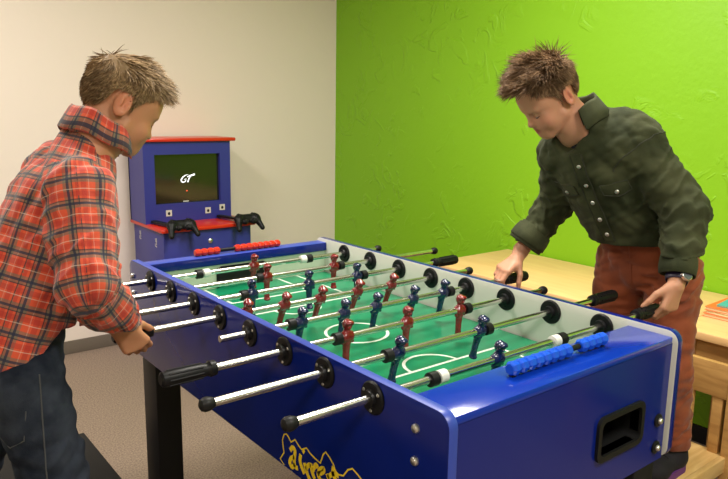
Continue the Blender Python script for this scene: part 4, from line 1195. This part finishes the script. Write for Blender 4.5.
hair(lb, LO, LA, LSc, dict(seed=5, hl=([-.12, -.090, -.070, -.054, -.008, .000, .006, .035, .065, .11], [-.050, -.046, -.030, .032, .036, -.006, .020, .052, .080, .088]), n=8000, dark=(.105, .060, .026), light=(.50, .33, .165),
     side=.017, top=.042, front=.064, fwd=1.0, up=.12, lift=.26, jit=.10, clump=.16, droop=-.06, r=.0015))
# jeans
jp2 = [ECap(V(-.460, -.405, .830), V(-.440, -.400, .955), .114, .108, .096, .086, side, .03), Cone(hl, kl, .080, .064, .012), Cone(hr, kr, .076, .058, .012), Cone(kl, al, .070, .060, .02), Cone(kr, ar, .070, .060, .02)]
d1 = wrinkle(.0032, 31, (.05, .11), 5, (0, 0, .5)); d2 = fold_rings(hr + V(0, 0, -.12), kr + V(0, 0, -.1), .0028, .08, .0, 1.0, 3, 1, .12); d3 = fold_rings(kl, al, .006, .05, 0, 1, 3, 2, .11); d4 = fold_rings(kr, ar, .006, .05, 0, 1, 3, 4, .11)
jn, v2, f2 = garment('jeans', lb, jp2, M['denim'], .005, lambda P: d1(P) + d2(P) + d3(P) + d4(P), (plane_cut((0, 0, .215), (0, 0, -1)), plane_cut((0, 0, .975), (0, 0, 1))))
b2 = bvh_of(v2, f2)
vd = (.25, .95, -.15)
def jseam(pts, r=.0016, nm='seam'):
    dd = drape(b2, pts, vd, .0006); MB().tube([tuple(p) for p, _ in dd], r, 6).link(nm, M['stitch'], jn)
jseam([(-.455, -.6, z) for z in np.linspace(.86, .52, 22)])
jseam([(-.545, -.6, .785), (-.543, -.6, .735), (-.520, -.6, .712), (-.492, -.6, .728), (-.484, -.6, .790)], .0014, 'pocket_stitching')
shoe(lb, (-.505, -.505, PZ), (-.305, -.500, PZ), M['white_plastic'], M['shoe_black']); shoe(lb, (-.745, -.330, PZ), (-.545, -.325, PZ), M['white_plastic'], M['shoe_black'])
# plaid shirt
jt = V(-.475, -.405, .850); jc = V(-.345, -.378, 1.150); tax = nz(jc - jt)
lp = [ECap(jt - tax * .03, jc, .130, .130, .112, .100, side, .03, 0), Cone(Rs + V(0, 0, -.012), Ls + V(0, 0, -.012), .060, .060, .04, 0), Cone(nb + V(-.022, 0, -.030), (Rs + nb) / 2 + V(-.012, 0, -.022), .052, .056, .04, 0), Cone(nb + V(-.022, 0, -.030), (Ls + nb) / 2 + V(-.012, 0, -.022), .052, .056, .04, 0),
      Cone(Rs + V(0, 0, -.012), Re, .068, .056, .018, 1), Cone(Re, Rw, .055, .046, .02, 2), Cone(Ls + V(0, 0, -.012), Le, .066, .054, .022, 3), Cone(Le, Lw, .052, .042, .02, 4)]
lp += [Cone(nb + V(.010, 0, 0), LW(0, -.012, -.06) + V(.02, 0, .02), .056, .058, .012, sub=True)]
g1 = fold_rings(Rs, Re, .0035, .055, .2, 1.1, 4, 1, .11); g2 = fold_rings(Re, Rw, .0040, .04, -.1, .9, 4, 2, .09); g3 = fold_rings(Ls, Le, .005, .05, .1, 1.1, 4, 3, .1); g5 = wrinkle(.0050, 41, (.06, .12), 5)
ps_, pv, pf = garment('plaid_shirt', lb, lp, M['plaid'], .0042, lambda P: g1(P) + g2(P) + g3(P) + g5(P), (lambda P: (np.interp(P[:, 0], [-.62, -.50, -.385, -.25], [.792, .808, .922, .90]) - P[:, 2]) * .75,),
    [(0, jt, tax, (.5, 1, 0), .135, 0), (1, Rs, Re - Rs, (.3, 1, .2), .068, .01), (2, Re, Rw - Re, (.3, 1, .2), .060, .02), (3, Ls, Le - Ls, (0, -1, .2), .065, .01), (4, Le, Lw - Le, (0, -1, .2), .055, .02)])
cax = nz(LW(0, -.03, -.02) - nb)
collar(nb + V(.004, 0, .010), cax * .8 + V(.05, 0, .35), (.99, .05, 0), .057, .042, M['plaid'], ps_, 28, .004, 1.2, True)

# ------------------------------------------------------------------ lamps
def ceiling_lamp(x, y, sx, sy, watts, label):
    t = thing('ceiling_lamp', label, 'ceiling lamp', (x, y, H), 'ceiling lamps')
    MB().box((x - sx / 2 - .03, y - sy / 2 - .03, H - .03), (x + sx / 2 + .03, y + sy / 2 + .03, H), .004).link('housing', M['white_plastic'], t)
    MB().box((x - sx / 2, y - sy / 2, H - .036), (x + sx / 2, y + sy / 2, H - .0305)).link('diffuser', M['lamp'], t, smooth=False)
    ld = bpy.data.lights.new('lamp_light', 'AREA'); ld.shape = 'RECTANGLE'; ld.size = sx; ld.size_y = sy; ld.energy = watts; ld.color = (1.0, .945, .865)
    lo = bpy.data.objects.new('lamp_light', ld); C.objects.link(lo); lo.location = (x, y, H - .045); setp(lo, t)
ceiling_lamp(.85, -.35, .6, .6, 34, 'square ceiling lamp over the foosball table')
ceiling_lamp(-.7, .6, .6, .6, 26, 'square ceiling lamp over the left part of the room')
ceiling_lamp(.6, -2.4, .6, .6, 30, 'square ceiling lamp behind the camera on the right')
ceiling_lamp(-1.4, -2.4, .6, .6, 22, 'square ceiling lamp behind the camera on the left')

w = bpy.data.worlds.new('world'); scene.world = w; w.use_nodes = True
w.node_tree.nodes['Background'].inputs['Color'].default_value = (.9, .85, .78, 1); w.node_tree.nodes['Background'].inputs['Strength'].default_value = .1

# ------------------------------------------------------------------ camera
cd = bpy.data.cameras.new('camera'); cam = bpy.data.objects.new('camera', cd); C.objects.link(cam)
yaw, pit, rol = 0.67072, 0.18464, 0.01586
F = Vector((math.sin(yaw) * math.cos(pit), math.cos(yaw) * math.cos(pit), -math.sin(pit)))
R = F.cross(Vector((0, 0, 1))).normalized(); U = R.cross(F)
R2 = R * math.cos(rol) + U * math.sin(rol); U2 = -R * math.sin(rol) + U * math.cos(rol)
mt = Matrix((R2, U2, -F)).transposed().to_4x4(); mt.translation = (-.739, -1.947, 1.371)
cam.matrix_world = mt
cd.sensor_width = 36; cd.lens = 686.4 * 36 / 728; cd.clip_start = .05
scene.camera = cam
scene.view_settings.view_transform = 'Standard'; scene.view_settings.look = 'None'
scene.view_settings.gamma = 1.0; scene.view_settings.use_curve_mapping = False
scene.view_settings.exposure = 0.55
